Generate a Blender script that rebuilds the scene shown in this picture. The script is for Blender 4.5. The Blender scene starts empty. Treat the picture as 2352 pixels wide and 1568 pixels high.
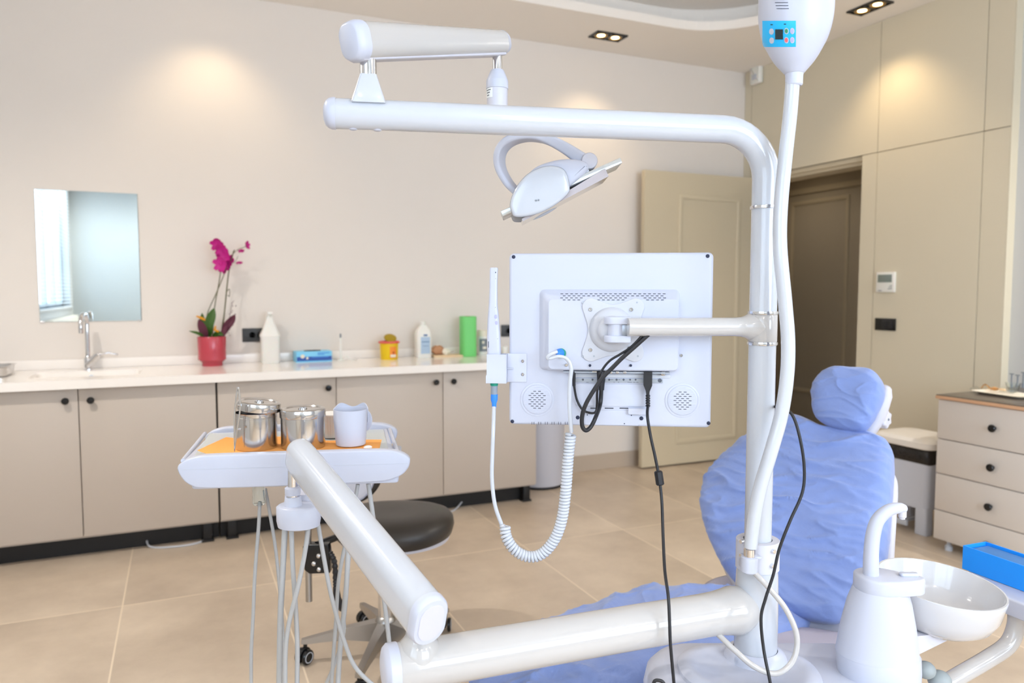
import bpy, bmesh, math, random
from mathutils import Vector, Matrix, noise
PI = math.pi
scene = bpy.context.scene
COL = scene.collection
random.seed(7)
V = Vector

# ------------------------------------------------------------------ camera
FPX = 1712.0                      # focal length in pixels of the 2352 px wide frame
YAW = math.radians(24); PIT = math.atan(116 / FPX); CH = 1.30
RT = V((math.cos(YAW), -math.sin(YAW), 0)); FH = V((math.sin(YAW), math.cos(YAW), 0)); UZ = V((0, 0, 1))
FWD = FH * math.cos(PIT) - UZ * math.sin(PIT); UP = FH * math.sin(PIT) + UZ * math.cos(PIT)
CAM = V((0, 0, CH))
cd = bpy.data.cameras.new('camera'); cam = bpy.data.objects.new('camera', cd); COL.objects.link(cam)
cam.location = CAM; cam.rotation_euler = (PI / 2 - PIT, 0, -YAW)
cd.sensor_width = 36; cd.lens = 36 * FPX / 2352; cd.clip_start = 0.02
cd.dof.use_dof = True; cd.dof.focus_distance = 1.45; cd.dof.aperture_fstop = 4.0
scene.camera = cam

# ------------------------------------------------------------------ world, daylight, exposure
scene.view_settings.view_transform = 'Standard'; scene.view_settings.look = 'None'
scene.view_settings.exposure = 0.42; scene.view_settings.gamma = 1.0; scene.view_settings.use_curve_mapping = False
w = bpy.data.worlds.new('world'); scene.world = w; w.use_nodes = True
w.node_tree.nodes['Background'].inputs[0].default_value = (0.75, 0.87, 1.0, 1)
w.node_tree.nodes['Background'].inputs[1].default_value = 2.2
XL, XR, YB, YR, ZC = -1.35, 4.049, 4.652, -2.6, 2.98
XW = XR + 0.06
WIN = (0.25, -2.35, 1.10, 2.70)    # y near, y far, z low, z high of the left window
RWIN = (0.2, 2.9, 0.95, 2.65)      # x, x, z, z of the rear window added for fill light

def area(name, loc, rot, sx, sy, power, col):
    l = bpy.data.lights.new(name, 'AREA'); l.shape = 'RECTANGLE'; l.size = sx; l.size_y = sy
    l.energy = power; l.color = col
    o = bpy.data.objects.new(name, l); COL.objects.link(o); o.location = loc; o.rotation_euler = rot
    return o
area('daylight_left_window', (XL - 0.30, (WIN[0] + WIN[1]) / 2, (WIN[2] + WIN[3]) / 2), (0, -PI / 2, 0), 1.6, 2.6, 30, (0.60, 0.78, 1.0))
area('fill_rear_window', ((RWIN[0] + RWIN[1]) / 2, YR - 0.30, (RWIN[2] + RWIN[3]) / 2), (PI / 2, 0, 0), 2.7, 1.7, 102, (0.66, 0.81, 1.0))  # fill light from behind the camera, through an added rear window

# ------------------------------------------------------------------ pixel helpers (photo frame 2352 x 1568)
def ray(x, y): return RT * ((x - 1176) / FPX) + UP * ((784 - y) / FPX) + FWD
def atX(x, y, v): d = ray(x, y); return CAM + d * (v / d.x)
def atY(x, y, v): d = ray(x, y); return CAM + d * (v / d.y)
def atZ(x, y, v): d = ray(x, y); return CAM + d * ((v - CH) / d.z)
def at(x, y, f): d = ray(x, y); return CAM + d * (f / d.dot(FH))      # at forward distance f
def cw(r, f, z): return RT * r + FH * f + UZ * z

# ------------------------------------------------------------------ materials
def lin(c):
    return tuple(((x / 255) / 12.92 if x / 255 <= 0.04045 else ((x / 255 + 0.055) / 1.055) ** 2.4) for x in c) + (1,)
def mat(name, c, rough=0.5, metal=0.0, bump=0.0, bscale=40, var=0.0, vscale=3, coat=0.0, emit=None, es=0, trans=0, ior=1.45, sheen=0, alpha=1, sss=0):
    m = bpy.data.materials.new(name); m.use_nodes = True; nt = m.node_tree; b = nt.nodes['Principled BSDF']
    b.inputs['Base Color'].default_value = lin(c); b.inputs['Roughness'].default_value = rough
    b.inputs['Metallic'].default_value = metal; b.inputs['IOR'].default_value = ior
    b.inputs['Coat Weight'].default_value = coat; b.inputs['Coat Roughness'].default_value = 0.08
    b.inputs['Transmission Weight'].default_value = trans; b.inputs['Sheen Weight'].default_value = sheen
    b.inputs['Alpha'].default_value = alpha
    if sss: b.inputs['Subsurface Weight'].default_value = sss; b.inputs['Subsurface Scale'].default_value = 0.01
    if emit: b.inputs['Emission Color'].default_value = lin(emit); b.inputs['Emission Strength'].default_value = es
    tc = nt.nodes.new('ShaderNodeTexCoord')
    if var:
        n = nt.nodes.new('ShaderNodeTexNoise'); n.inputs['Scale'].default_value = vscale; n.inputs['Detail'].default_value = 6
        nt.links.new(tc.outputs['Object'], n.inputs['Vector'])
        mx = nt.nodes.new('ShaderNodeMix'); mx.data_type = 'RGBA'
        l = lin(c); mx.inputs[6].default_value = tuple(x * (1 - var) for x in l[:3]) + (1,); mx.inputs[7].default_value = tuple(min(1, x * (1 + var)) for x in l[:3]) + (1,)
        nt.links.new(n.outputs['Fac'], mx.inputs[0]); nt.links.new(mx.outputs[2], b.inputs['Base Color'])
    if bump:
        n = nt.nodes.new('ShaderNodeTexNoise'); n.inputs['Scale'].default_value = bscale; n.inputs['Detail'].default_value = 4
        nt.links.new(tc.outputs['Object'], n.inputs['Vector'])
        bp = nt.nodes.new('ShaderNodeBump'); bp.inputs['Strength'].default_value = bump; bp.inputs['Distance'].default_value = 0.01
        nt.links.new(n.outputs['Fac'], bp.inputs['Height']); nt.links.new(bp.outputs[0], b.inputs['Normal'])
    return m

M = dict(
    wall=mat('wall_paint', (234, 226, 218), 0.75, bump=0.03, bscale=180),
    wallw=mat('wall_paint_white', (208, 208, 206), 0.7),
    wallr=mat('wall_paint_rear', (180, 187, 190), 0.7),
    ceil=mat('ceiling_paint', (247, 240, 232), 0.85),
    panel=mat('greige_lacquer_panel', (219, 209, 186), 0.42, bump=0.01, bscale=300),
    door=mat('greige_lacquer_door', (210, 196, 168), 0.4),
    dark=mat('shadow_gap', (60, 54, 46), 0.8),
    corr=mat('corridor_wall', (196, 184, 162), 0.6),
    skirt=mat('skirting_tile', (196, 180, 162), 0.4, var=0.05, vscale=8),
    cab=mat('cabinet_laminate', (196, 184, 172), 0.45),
    carc=mat('cabinet_carcass', (150, 138, 125), 0.6),
    toe_shade_and_feet=mat('black_plastic', (26, 25, 26), 0.5),
    counter=mat('worktop_solid_surface', (250, 244, 238), 0.12, var=0.015, vscale=30),
    white=mat('white_gloss_enamel', (196, 200, 208), 0.16, coat=0.5),
    cream=mat('cream_gloss_enamel', (190, 187, 185), 0.14, coat=0.5),
    plas=mat('white_abs_plastic', (195, 199, 214), 0.34),
    plas2=mat('white_satin_plastic', (203, 203, 213), 0.42),
    cplas=mat('cream_plastic', (196, 198, 206), 0.4),
    bowlw=mat('bowl_porcelain', (200, 200, 203), 0.12, coat=0.6),
    knobg=mat('grey_green_knob', (150, 158, 160), 0.5),
    chrome=mat('polished_chrome', (225, 226, 230), 0.10, metal=1.0),
    steel=mat('brushed_steel', (205, 203, 202), 0.16, metal=1.0),
    alu=mat('cast_aluminium', (176, 174, 172), 0.32, metal=1.0),
    black=mat('black_rubber', (30, 30, 34), 0.45),
    blackg=mat('black_gloss', (22, 22, 24), 0.2),
    leather=mat('black_leatherette', (52, 47, 43), 0.38, bump=0.05, bscale=400),
    navy=mat('dark_navy', (32, 40, 66), 0.5),
    grey=mat('grey_hose', (176, 177, 178), 0.45),
    mgrey=mat('medium_grey_plastic', (128, 134, 142), 0.5),
    lgrey=mat('light_grey_plastic', (196, 200, 208), 0.45),
    cloth=mat('blue_disposable_cover', (126, 149, 208), 0.6, bump=0.25, bscale=45, sheen=0.3, var=0.05, vscale=4),
    shell=mat('chair_underside_plastic', (176, 172, 186), 0.4),
    orange=mat('orange_napkin', (255, 176, 92), 0.85, bump=0.05, bscale=300),
    red=mat('red_ceramic', (190, 66, 80), 0.22, coat=0.3),
    magenta=mat('orchid_petal', (205, 38, 142), 0.55),
    purple=mat('purple_leaf', (96, 42, 60), 0.6),
    leaf=mat('green_leaf', (62, 98, 34), 0.5),
    stem=mat('olive_stem', (98, 96, 62), 0.6),
    ochre=mat('ochre_bud', (222, 152, 30), 0.6),
    moss=mat('pot_moss', (70, 72, 40), 0.9, bump=0.5, bscale=80),
    boxblue=mat('blue_card_box', (30, 150, 250), 0.45),
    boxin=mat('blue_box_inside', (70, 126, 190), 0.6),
    gblue=mat('glove_box_blue', (66, 140, 222), 0.4), gcyan=mat('glove_box_cyan', (130, 208, 244), 0.4),
    gdark=mat('glove_box_navy', (40, 84, 170), 0.4),
    yellow=mat('yellow_plastic', (238, 200, 24), 0.35), coral=mat('coral_plastic', (226, 92, 84), 0.4),
    olive=mat('open_lid_plastic', (168, 140, 12), 0.35), orl=mat('orange_label', (244, 146, 54), 0.6), dred=mat('dark_red_ink', (176, 50, 30), 0.6),
    hdpe=mat('translucent_white_plastic', (240, 238, 232), 0.45, sss=0.2),
    lab=mat('pale_blue_label', (178, 200, 222), 0.6), labt=mat('label_ink', (96, 128, 172), 0.6),
    green=mat('green_roll', (120, 214, 122), 0.5), greend=mat('green_roll_side', (104, 196, 106), 0.5),
    kraft=mat('kraft_paper', (190, 140, 104), 0.8), wood=mat('light_wood', (236, 208, 168), 0.6), paper=mat('paper', (240, 232, 214), 0.8),
    woodedge=mat('wood_edge_band', (214, 170, 134), 0.55), dtop=mat('dresser_dark_top', (98, 88, 78), 0.25),
    dres=mat('dresser_laminate', (214, 206, 198), 0.45),
    mirror=mat('mirror_glass', (222, 232, 234), 0.015, metal=1.0),
    glass=mat('clear_glass', (245, 250, 250), 0.05, trans=1.0, ior=1.3),
    amber=mat('amber_glass', (236, 190, 130), 0.08, trans=0.9),
    gtop=mat('tray_glass_mat', (196, 202, 202), 0.22),
    anth=mat('anthracite_socket', (60, 62, 64), 0.45), anth2=mat('anthracite_socket_inner', (40, 42, 44), 0.5),
    bin=mat('grey_blue_bin_plastic', (208, 213, 226), 0.5), marble=mat('bin_lid', (238, 232, 224), 0.4, var=0.05, vscale=30),
    bag=mat('black_bin_bag', (34, 30, 28), 0.22, bump=0.8, bscale=25),
    panelb=mat('blue_membrane_panel', (38, 188, 250), 0.35), led=mat('led_display', (40, 56, 62), 0.2),
    bgreen=mat('green_button', (60, 150, 110), 0.4), bred=mat('red_button', (236, 104, 112), 0.4), blil=mat('lilac_button', (178, 178, 226), 0.4),
    plugb=mat('blue_plug', (56, 136, 236), 0.4), plugg=mat('green_ring', (30, 148, 124), 0.4), plgrey=mat('grey_plug', (140, 150, 164), 0.4),
    slot=mat('slot_dark', (58, 60, 72), 0.7), port=mat('port_silver', (170, 176, 186), 0.35, metal=0.6),
    refl=mat('lamp_reflector_frame', (206, 208, 206), 0.25, metal=0.3), lens=mat('lamp_lens', (188, 180, 184), 0.08, coat=1.0),
    bulb=mat('lit_downlight', (255, 214, 150), 0.5, emit=(255, 220, 160), es=6), gold=mat('downlight_reflector', (190, 150, 84), 0.3, metal=0.8),
    lcd=mat('lcd_grey', (128, 138, 132), 0.3), tan=mat('tan_ring', (206, 176, 150), 0.5),
    blind=mat('blind_slat', (236, 238, 238), 0.6), frame=mat('window_frame_white', (196, 206, 216), 0.5),
    rad=mat('radiator_enamel', (226, 220, 208), 0.5), sticker=mat('sticker', (232, 236, 236), 0.5), ink=mat('grey_ink', (90, 94, 104), 0.6), cotton=mat('cotton', (236, 234, 230), 0.9),
)
# floor: 0.607 x 1.22 m stone-look tiles with pale joints
def floor_mat():
    m = bpy.data.materials.new('floor_tiles'); m.use_nodes = True; nt = m.node_tree; b = nt.nodes['Principled BSDF']; L = nt.links.new
    N = nt.nodes.new
    g = N('ShaderNodeNewGeometry'); s = N('ShaderNodeSeparateXYZ'); L(g.outputs['Position'], s.inputs[0])
    def mth(op, a, bb=None):
        n = N('ShaderNodeMath'); n.operation = op
        for i, q in enumerate((a, bb)):
            if q is None: continue
            if isinstance(q, (int, float)): n.inputs[i].default_value = q
            else: L(q, n.inputs[i])
        return n.outputs[0]
    def joint(ax, off, size):
        u = mth('DIVIDE', mth('SUBTRACT', s.outputs[ax], off), size)
        fr = mth('FRACT', mth('ADD', u, 100))
        d = mth('MULTIPLY', mth('MINIMUM', fr, mth('SUBTRACT', 1, fr)), size)
        return mth('LESS_THAN', d, 0.0032), mth('FLOOR', mth('ADD', u, 100))
    jx, ix = joint(0, 0.356, 0.607); jy, iy = joint(1, 3.40, 1.214)
    j = mth('MAXIMUM', jx, jy)
    n1 = N('ShaderNodeTexNoise'); n1.inputs['Scale'].default_value = 1.6; n1.inputs['Detail'].default_value = 8; n1.inputs['Roughness'].default_value = 0.65
    cmb = N('ShaderNodeCombineXYZ'); L(mth('MULTIPLY', ix, 3.7), cmb.inputs[0]); L(mth('MULTIPLY', iy, 5.1), cmb.inputs[1])
    va = N('ShaderNodeVectorMath'); va.operation = 'ADD'; L(g.outputs['Position'], va.inputs[0]); L(cmb.outputs[0], va.inputs[1]); L(va.outputs[0], n1.inputs['Vector'])
    r = N('ShaderNodeValToRGB'); r.color_ramp.elements[0].position = 0.3; r.color_ramp.elements[0].color = lin((180, 163, 144)); r.color_ramp.elements[1].position = 0.7; r.color_ramp.elements[1].color = lin((216, 199, 178))
    L(n1.outputs['Fac'], r.inputs[0])
    mx = N('ShaderNodeMix'); mx.data_type = 'RGBA'; L(j, mx.inputs[0]); L(r.outputs[0], mx.inputs[6]); mx.inputs[7].default_value = lin((228, 211, 188)); L(mx.outputs[2], b.inputs['Base Color'])
    b.inputs['Roughness'].default_value = 0.34
    return m
M['floor'] = floor_mat()

# ------------------------------------------------------------------ mesh builder
def cr(pts, n=8, closed=False):
    P = [V(p) for p in pts]; out = []; m = len(P)
    rng = range(m) if closed else range(m - 1)
    for i in rng:
        p0 = P[(i - 1) % m] if closed or i > 0 else P[i] * 2 - P[i + 1]
        p1 = P[i]; p2 = P[(i + 1) % m]
        p3 = P[(i + 2) % m] if closed or i + 2 < m else p2 * 2 - p1
        for k in range(n):
            t = k / n
            out.append(0.5 * ((2 * p1) + (p2 - p0) * t + (2 * p0 - 5 * p1 + 4 * p2 - p3) * t * t + (3 * p1 - p0 - 3 * p2 + p3) * t ** 3))
    if not closed: out.append(P[-1].copy())
    return out
def crv(vals, n=8):
    return [p.x for p in cr([(v, 0, 0) for v in vals], n)]
def rrect(w, h, r, n=6, cx=0, cy=0):
    out = []
    for (sx, sy, a0) in ((1, 1, 0), (-1, 1, 90), (-1, -1, 180), (1, -1, 270)):
        for k in range(n + 1):
            a = math.radians(a0 + 90 * k / n)
            out.append((cx + sx * (w / 2 - r) + r * math.cos(a), cy + sy * (h / 2 - r) + r * math.sin(a)))
    return out
def circ(r, n=24, cx=0, cy=0, ry=None): return [(cx + r * math.cos(2 * PI * k / n), cy + (ry or r) * math.sin(2 * PI * k / n)) for k in range(n)]
def frame(O, X, Z):
    z = V(Z).normalized(); x = V(X); x = (x - z * x.dot(z)).normalized(); y = z.cross(x)
    m = Matrix((x, y, z)).transposed().to_4x4(); m.translation = V(O); return m
class MB:
    def __init__(s, T=None): s.v = []; s.f = []; s.mi = []; s.T = T or Matrix.Identity(4); s.m = 0
    def add(s, vs, fs, T=None):
        n = len(s.v); TT = s.T @ T if T is not None else s.T
        s.v += [TT @ V(p) for p in vs]; s.f += [[i + n for i in q] for q in fs]; s.mi += [s.m] * len(fs); return s
    def box(s, x0, x1, y0, y1, z0, z1, b=0, T=None, seg=2):
        bm = bmesh.new(); bmesh.ops.create_cube(bm, size=1)
        for v in bm.verts: v.co = V(((x0 + x1) / 2 + v.co.x * (x1 - x0), (y0 + y1) / 2 + v.co.y * (y1 - y0), (z0 + z1) / 2 + v.co.z * (z1 - z0)))
        if b: bmesh.ops.bevel(bm, geom=bm.edges[:], offset=b, segments=seg, profile=0.5, affect='EDGES')
        bm.verts.ensure_lookup_table(); s.add([v.co.copy() for v in bm.verts], [[v.index for v in f.verts] for f in bm.faces], T); bm.free(); return s
    def loft(s, rings, cap=True, T=None):
        n = len(rings[0]); vs = [p for r in rings for p in r]; fs = []
        for i in range(len(rings) - 1):
            for k in range(n):
                a = i * n + k; b2 = i * n + (k + 1) % n
                fs.append([a, b2, b2 + n, a + n])
        if cap:
            fs.append(list(range(n))[::-1]); fs.append([(len(rings) - 1) * n + k for k in range(n)])
        return s.add(vs, fs, T)
    def prism(s, out, z0, z1, b=0.0, T=None, seg=3, bb=None):
        P = [V((p[0], p[1])) for p in out]; n = len(P)
        ar = sum(P[i].x * P[(i + 1) % n].y - P[(i + 1) % n].x * P[i].y for i in range(n))
        if ar < 0: P.reverse()
        N = []
        for i in range(n):
            d = (P[(i + 1) % n] - P[i - 1]); d = d.normalized() if d.length > 1e-9 else V((1, 0)); N.append(V((-d.y, d.x)))
        def ring(ins, z): return [V((P[i].x + N[i].x * ins, P[i].y + N[i].y * ins, z)) for i in range(n)]
        R = []; bb = b if bb is None else bb
        if bb:
            for k in range(seg + 1):
                a = PI / 2 * k / seg; R.append(ring(bb * (1 - math.sin(a)), z0 + bb * (1 - math.cos(a))))
        else: R.append(ring(0, z0))
        if b:
            for k in range(seg + 1):
                a = PI / 2 * k / seg; R.append(ring(b * (1 - math.cos(a)), z1 - b * (1 - math.sin(a))))
        else: R.append(ring(0, z1))
        return s.loft(R, True, T)
    def lathe(s, prof, T=None, n=32, sy=1.0):
        R = []
        for (r, z) in prof: R.append([V((max(r, 1e-5) * math.cos(2 * PI * k / n), sy * max(r, 1e-5) * math.sin(2 * PI * k / n), z)) for k in range(n)])
        return s.loft(R, True, T)
    def cyl(s, p0, p1, r, r1=None, n=24, b=0):
        p0 = V(p0); p1 = V(p1); d = p1 - p0; L = d.length; r1 = r if r1 is None else r1
        T = frame(p0, (1, 0, 0) if abs(d.normalized().x) < 0.9 else (0, 1, 0), d)
        pr = [(r - b, 0), (r, b), (r1, L - b), (r1 - b, L)] if b else [(r, 0), (r1, L)]
        return s.lathe(pr, T, n)
    def tube(s, pts, r, n=16, T=None, asp=1.0, up=None, closed=False, rnd=False):
        P = [V(p) for p in pts]; m = len(P); rr = r if isinstance(r, (list, tuple)) else [r] * m
        if rnd:   # rounded ends
            d0 = (P[0] - P[1]).normalized(); d1 = (P[-1] - P[-2]).normalized(); Q = []; q = []
            for k in (0, 1, 2): a = PI / 2 * k / 3; Q.append(P[0] + d0 * rr[0] * 0.8 * math.cos(a)); q.append(max(rr[0] * math.sin(a), rr[0] * 0.05))
            Q += P; q += rr
            for k in (2, 1, 0): a = PI / 2 * k / 3; Q.append(P[-1] + d1 * rr[-1] * 0.8 * math.cos(a)); q.append(max(rr[-1] * math.sin(a), rr[-1] * 0.05))
            P, rr, m = Q, q, len(Q)
        tg = []
        for i in range(m):
            if closed: d = P[(i + 1) % m] - P[i - 1]
            else: d = P[min(i + 1, m - 1)] - P[max(i - 1, 0)]
            tg.append(d.normalized() if d.length > 1e-9 else V((0, 0, 1)))
        u = V(up) if up else (V((0, 0, 1)) if abs(tg[0].z) < 0.9 else V((1, 0, 0)))
        u = (u - tg[0] * u.dot(tg[0])).normalized(); R = []
        for i in range(m):
            if up: u = V(up)
            u = (u - tg[i] * u.dot(tg[i])).normalized(); w2 = tg[i].cross(u)
            R.append([P[i] + (u * math.cos(2 * PI * k / n) + w2 * asp * math.sin(2 * PI * k / n)) * rr[i] for k in range(n)])
        if closed: R.append(R[0])
        return s.loft(R, not closed, T)
    def sweep(s, pts, prof, up, T=None):
        P = [V(p) for p in pts]; m = len(P); R = []
        for i in range(m):
            t = (P[min(i + 1, m - 1)] - P[max(i - 1, 0)]).normalized(); u = V(up); u = (u - t * u.dot(t)).normalized(); w2 = t.cross(u)
            pf = prof(i / (m - 1)) if callable(prof) else prof
            R.append([P[i] + w2 * a + u * b for a, b in pf])
        return s.loft(R, True, T)
    def sphere(s, c, rx, ry=None, rz=None, n=16):
        ry = ry or rx; rz = rz or rx
        pr = [(math.sin(PI * k / n), -math.cos(PI * k / n)) for k in range(n + 1)]
        return s.lathe(pr, Matrix.Translation(V(c)) @ Matrix.Diagonal((rx, ry, rz, 1)), n * 2)

MW = {}
def setprops(o, label, cat, group):
    if label: o['label'] = label
    if cat: o['category'] = cat
    if group: o['group'] = group
def thing(name, label, cat, loc=(0, 0, 0), rotz=0, group=None):
    o = bpy.data.objects.new(name, None); COL.objects.link(o); o.empty_display_size = 0.05
    o.location = loc; o.rotation_euler = (0, 0, rotz); setprops(o, label, cat, group)
    MW[o.name] = Matrix.Translation(V(loc)) @ Matrix.Rotation(rotz, 4, 'Z'); return o
def obj(name, mb, mt, parent=None, local=False, smooth=True, ang=38, label=None, cat=None, group=None, kind=None):
    me = bpy.data.meshes.new(name); vs = mb.v
    if parent is not None:
        if not local: I = MW[parent.name].inverted(); vs = [I @ p for p in vs]
        org = None
    else:
        xs = [p.x for p in vs]; ys = [p.y for p in vs]; org = V(((min(xs) + max(xs)) / 2, (min(ys) + max(ys)) / 2, min(p.z for p in vs)))
        if kind == 'structure': org = V((0, 0, 0))
        vs = [p - org for p in vs]
    me.from_pydata([tuple(p) for p in vs], [], mb.f); me.validate(); 
    mats = mt if isinstance(mt, (list, tuple)) else [mt]
    for q in mats: me.materials.append(M[q] if isinstance(q, str) else q)
    if len(mats) > 1 and len(me.polygons) == len(mb.mi):
        for i, p in enumerate(me.polygons): p.material_index = mb.mi[i]
    bm = bmesh.new(); bm.from_mesh(me); bmesh.ops.recalc_face_normals(bm, faces=bm.faces[:]); bm.to_mesh(me); bm.free()
    if smooth:
        me.polygons.foreach_set('use_smooth', [True] * len(me.polygons)); me.set_sharp_from_angle(angle=math.radians(ang))
    o = bpy.data.objects.new(name, me); COL.objects.link(o)
    if parent is not None: o.parent = parent; MW[o.name] = MW[parent.name].copy()
    else: o.location = org; MW[o.name] = Matrix.Translation(org)
    setprops(o, label, cat, group)
    if kind: o['kind'] = kind
    return o
def struct(name, mb, mt, parent=None, **k): return obj(name, mb, mt, parent, kind=None if parent else 'structure', smooth=False, **k)
def copy_tree(o, parent=None):
    c = o.copy(); COL.objects.link(c)
    if parent is not None: c.parent = parent
    for ch in list(o.children): copy_tree(ch, c)
    return c

# ================================================================== THE ROOM
struct('floor', MB().box(XL - 0.3, 7.2, YR - 0.3, 6.2, -0.1, 0), 'floor')
# ceiling with a recessed rounded-rectangle cove
def ceiling():
    mb = MB(); out = rrect(3.45 + 0.1, 4.05 + 1.0, 0.5, 10, (3.45 - 0.1) / 2, (4.05 - 1.0) / 2)
    n = len(out); X0, X1, Y0, Y1 = XL - 0.3, XW + 0.2, YR - 0.3, YB + 0.2
    big = []
    cx, cy = (3.45 - 0.1) / 2, (4.05 - 1.0) / 2
    for (x, y) in out:
        dx, dy = x - cx, y - cy
        t = min(((X1 if dx > 0 else X0) - cx) / dx if abs(dx) > 1e-6 else 1e9, ((Y1 if dy > 0 else Y0) - cy) / dy if abs(dy) > 1e-6 else 1e9)
        big.append(V((cx + dx * t, cy + dy * t, ZC)))
    def off(d, z):
        o2 = rrect(3.55 + 2 * d, 5.05 + 2 * d, 0.5 + d, 10, cx, cy); return [V((x, y, z)) for x, y in o2]
    R = [big, off(0, ZC), off(0, ZC + 0.055), off(0.10, ZC + 0.055), off(0.10, ZC + 0.075), off(0.20, ZC + 0.075), off(0.20, ZC + 0.20)]
    mb.loft(R, False)
    k = len(mb.v); top = off(0.20, ZC + 0.20); mb.add(top, [list(range(len(top)))])
    # corners outside the radial fan
    for (x, y) in ((X0, Y0), (X1, Y0), (X0, Y1), (X1, Y1)):
        mb.add([(cx, cy, ZC + .25)], [])
    mb.add([(X0, Y0, ZC + 0.26), (X1, Y0, ZC + 0.26), (X1, Y1, ZC + 0.26), (X0, Y1, ZC + 0.26)], [[0, 1, 2, 3]])
    # fill the four corner wedges
    for sx, sy, a, b2 in ((X1, Y1, 0, 10), (X0, Y1, 11, 21), (X0, Y0, 22, 32), (X1, Y0, 33, 43)):
        pts = [big[i] for i in range(a, b2 + 1)]
        ja = [i for i in range(len(pts) - 1) if abs(pts[i].x - pts[i + 1].x) > 1e-4 and abs(pts[i].y - pts[i + 1].y) > 1e-4]
        for i in ja: mb.add([pts[i], pts[i + 1], V((sx, sy, ZC))], [[0, 1, 2]])
    return mb
struct('ceiling', ceiling(), 'ceil')
struct('wall_back', MB().box(XL - 0.2, XR + 0.3, YB, YB + 0.15, 0, ZC + 0.1), 'wall')
# left wall with window opening
mb = MB(); y0, y1, z0, z1 = WIN[1], WIN[0], WIN[2], WIN[3]
mb.box(XL - 0.2, XL, YR - 0.2, y0, 0, ZC + 0.1); mb.box(XL - 0.2, XL, y1, YB, 0, ZC + 0.1)
mb.box(XL - 0.2, XL, y0, y1, 0, z0); mb.box(XL - 0.2, XL, y0, y1, z1, ZC + 0.1)
struct('wall_left', mb, 'wallw')
mb = MB(); x0, x1, z0, z1 = RWIN
mb.box(XL, x0, YR - 0.2, YR, 0, ZC + 0.1); mb.box(x1, XW + 0.2, YR - 0.2, YR, 0, ZC + 0.1)
mb.box(x0, x1, YR - 0.2, YR, 0, z0); mb.box(x0, x1, YR - 0.2, YR, z1, ZC + 0.1)
struct('wall_rear', mb, 'wallr')
struct('wall_right', MB().box(XW, XW + 0.2, YR, 2.594, 0, ZC + 0.1), 'wallw')
# panelled wall with the door opening
DY0, DY1, DZ = 3.537, 4.55, 2.172
mb = MB()
mb.box(XR + 0.014, XR + 0.2, 2.594, DY0, 0, ZC + 0.1); mb.box(XR + 0.014, XR + 0.2, DY1, YB, 0, ZC + 0.1); mb.box(XR + 0.014, XR + 0.2, DY0, DY1, DZ, ZC + 0.1)
pw = struct('wall_panelled', mb, 'dark')
G = 0.002
for (a, b2, c, d) in ((2.594, 2.74, 0, DZ), (2.594, 2.74, DZ, ZC), (2.74, 3.423, 0, DZ), (2.74, 3.423, DZ, ZC), (3.423, DY0 + .002, 0, DZ), (3.423, 4.576, DZ, ZC), (4.576, YB, 0, ZC), (DY1 - .002, 4.576, 0, DZ)):
    obj('panel', MB().box(XR, XR + 0.016, a + G, b2 - G, c + (G if c else 0), d - (G if d < ZC else 0), 0.001, seg=1), 'panel', pw)
obj('panel_edge', MB().box(XR, XW, 2.590, 2.5945, 0, ZC), 'panel', pw)
mb = MB(); mb.box(XR + 0.03, XR + 0.2, DY0 - 0.0, DY0 + 0.02, 0, DZ - 0.02); mb.box(XR + 0.03, XR + 0.2, DY1 - 0.02, DY1, 0, DZ - 0.02)
mb.box(XR + 0.02, XR + 0.2, DY0, DY1, DZ - 0.03, DZ); mb.box(XR + 0.05, XR + 0.2, DY0, DY1, DZ - 0.05, DZ - 0.03)
struct('trim_1', mb, 'door')
# open door leaf against the back wall
leafX0, leafY = 3.045, 4.515
dl = struct('door_1', MB().box(leafX0, XR - 0.01, leafY, leafY + 0.042, 0.012, DZ - 0.012, 0.002), 'door')
def moulding(mb, quad, w, t, nrm):
    """rectangular picture-frame moulding, mitred, through four corner points"""
    c = sum(quad, V((0, 0, 0))) / 4; N = V(nrm); ex = (quad[3] - quad[0]).normalized(); ez = (quad[1] - quad[0]).normalized(); rings = []
    for (o, h) in ((w / 2, 0), (w / 2, t * 0.6), (w / 4, t), (-w / 4, t * 0.8), (-w / 2, t * 0.35), (-w / 2, 0)):
        rings.append([p + N * h + ex * (o if (p - c).dot(ex) > 0 else -o) + ez * (o if (p - c).dot(ez) > 0 else -o) for p in quad])
    mb.loft(rings, False)
q = [atY(1563, 452, leafY), atY(1697, 463, leafY), atY(1684, 1003, leafY), atY(1552, 1014, leafY)]
xl, xr = q[0].x, q[1].x; zt, zb = q[0].z, q[3].z
q = [V((xl, leafY, zb)), V((xl, leafY, zt)), V((xr, leafY, zt)), V((xr, leafY, zb))]
mb = MB(); moulding(mb, q, 0.035, 0.012, (0, -1, 0)); obj('door_moulding', mb, 'door', dl)
mb = MB(); mb.box(4.0 - 0.96 + 0.03, 3.11, leafY - 0.012, leafY, 0.98, 1.14, 0.003); mb.tube([(3.085, leafY, 1.06), (3.085, leafY - 0.05, 1.06), (3.20, leafY - 0.055, 1.06)], 0.009, 10, rnd=True)
obj('door_handle', mb, 'black', dl)
def spot(loc, aim, power, size=62, blend=0.55, col=(1.0, 0.76, 0.46)):
    l = bpy.data.lights.new('spot_beam', 'SPOT'); l.energy = power; l.spot_size = math.radians(size); l.spot_blend = blend; l.color = col; l.shadow_soft_size = 0.03
    o = bpy.data.objects.new('spot_beam', l); COL.objects.link(o); o.location = loc
    o.rotation_euler = (V(aim) - V(loc)).to_track_quat('-Z', 'Y').to_euler(); return o
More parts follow.
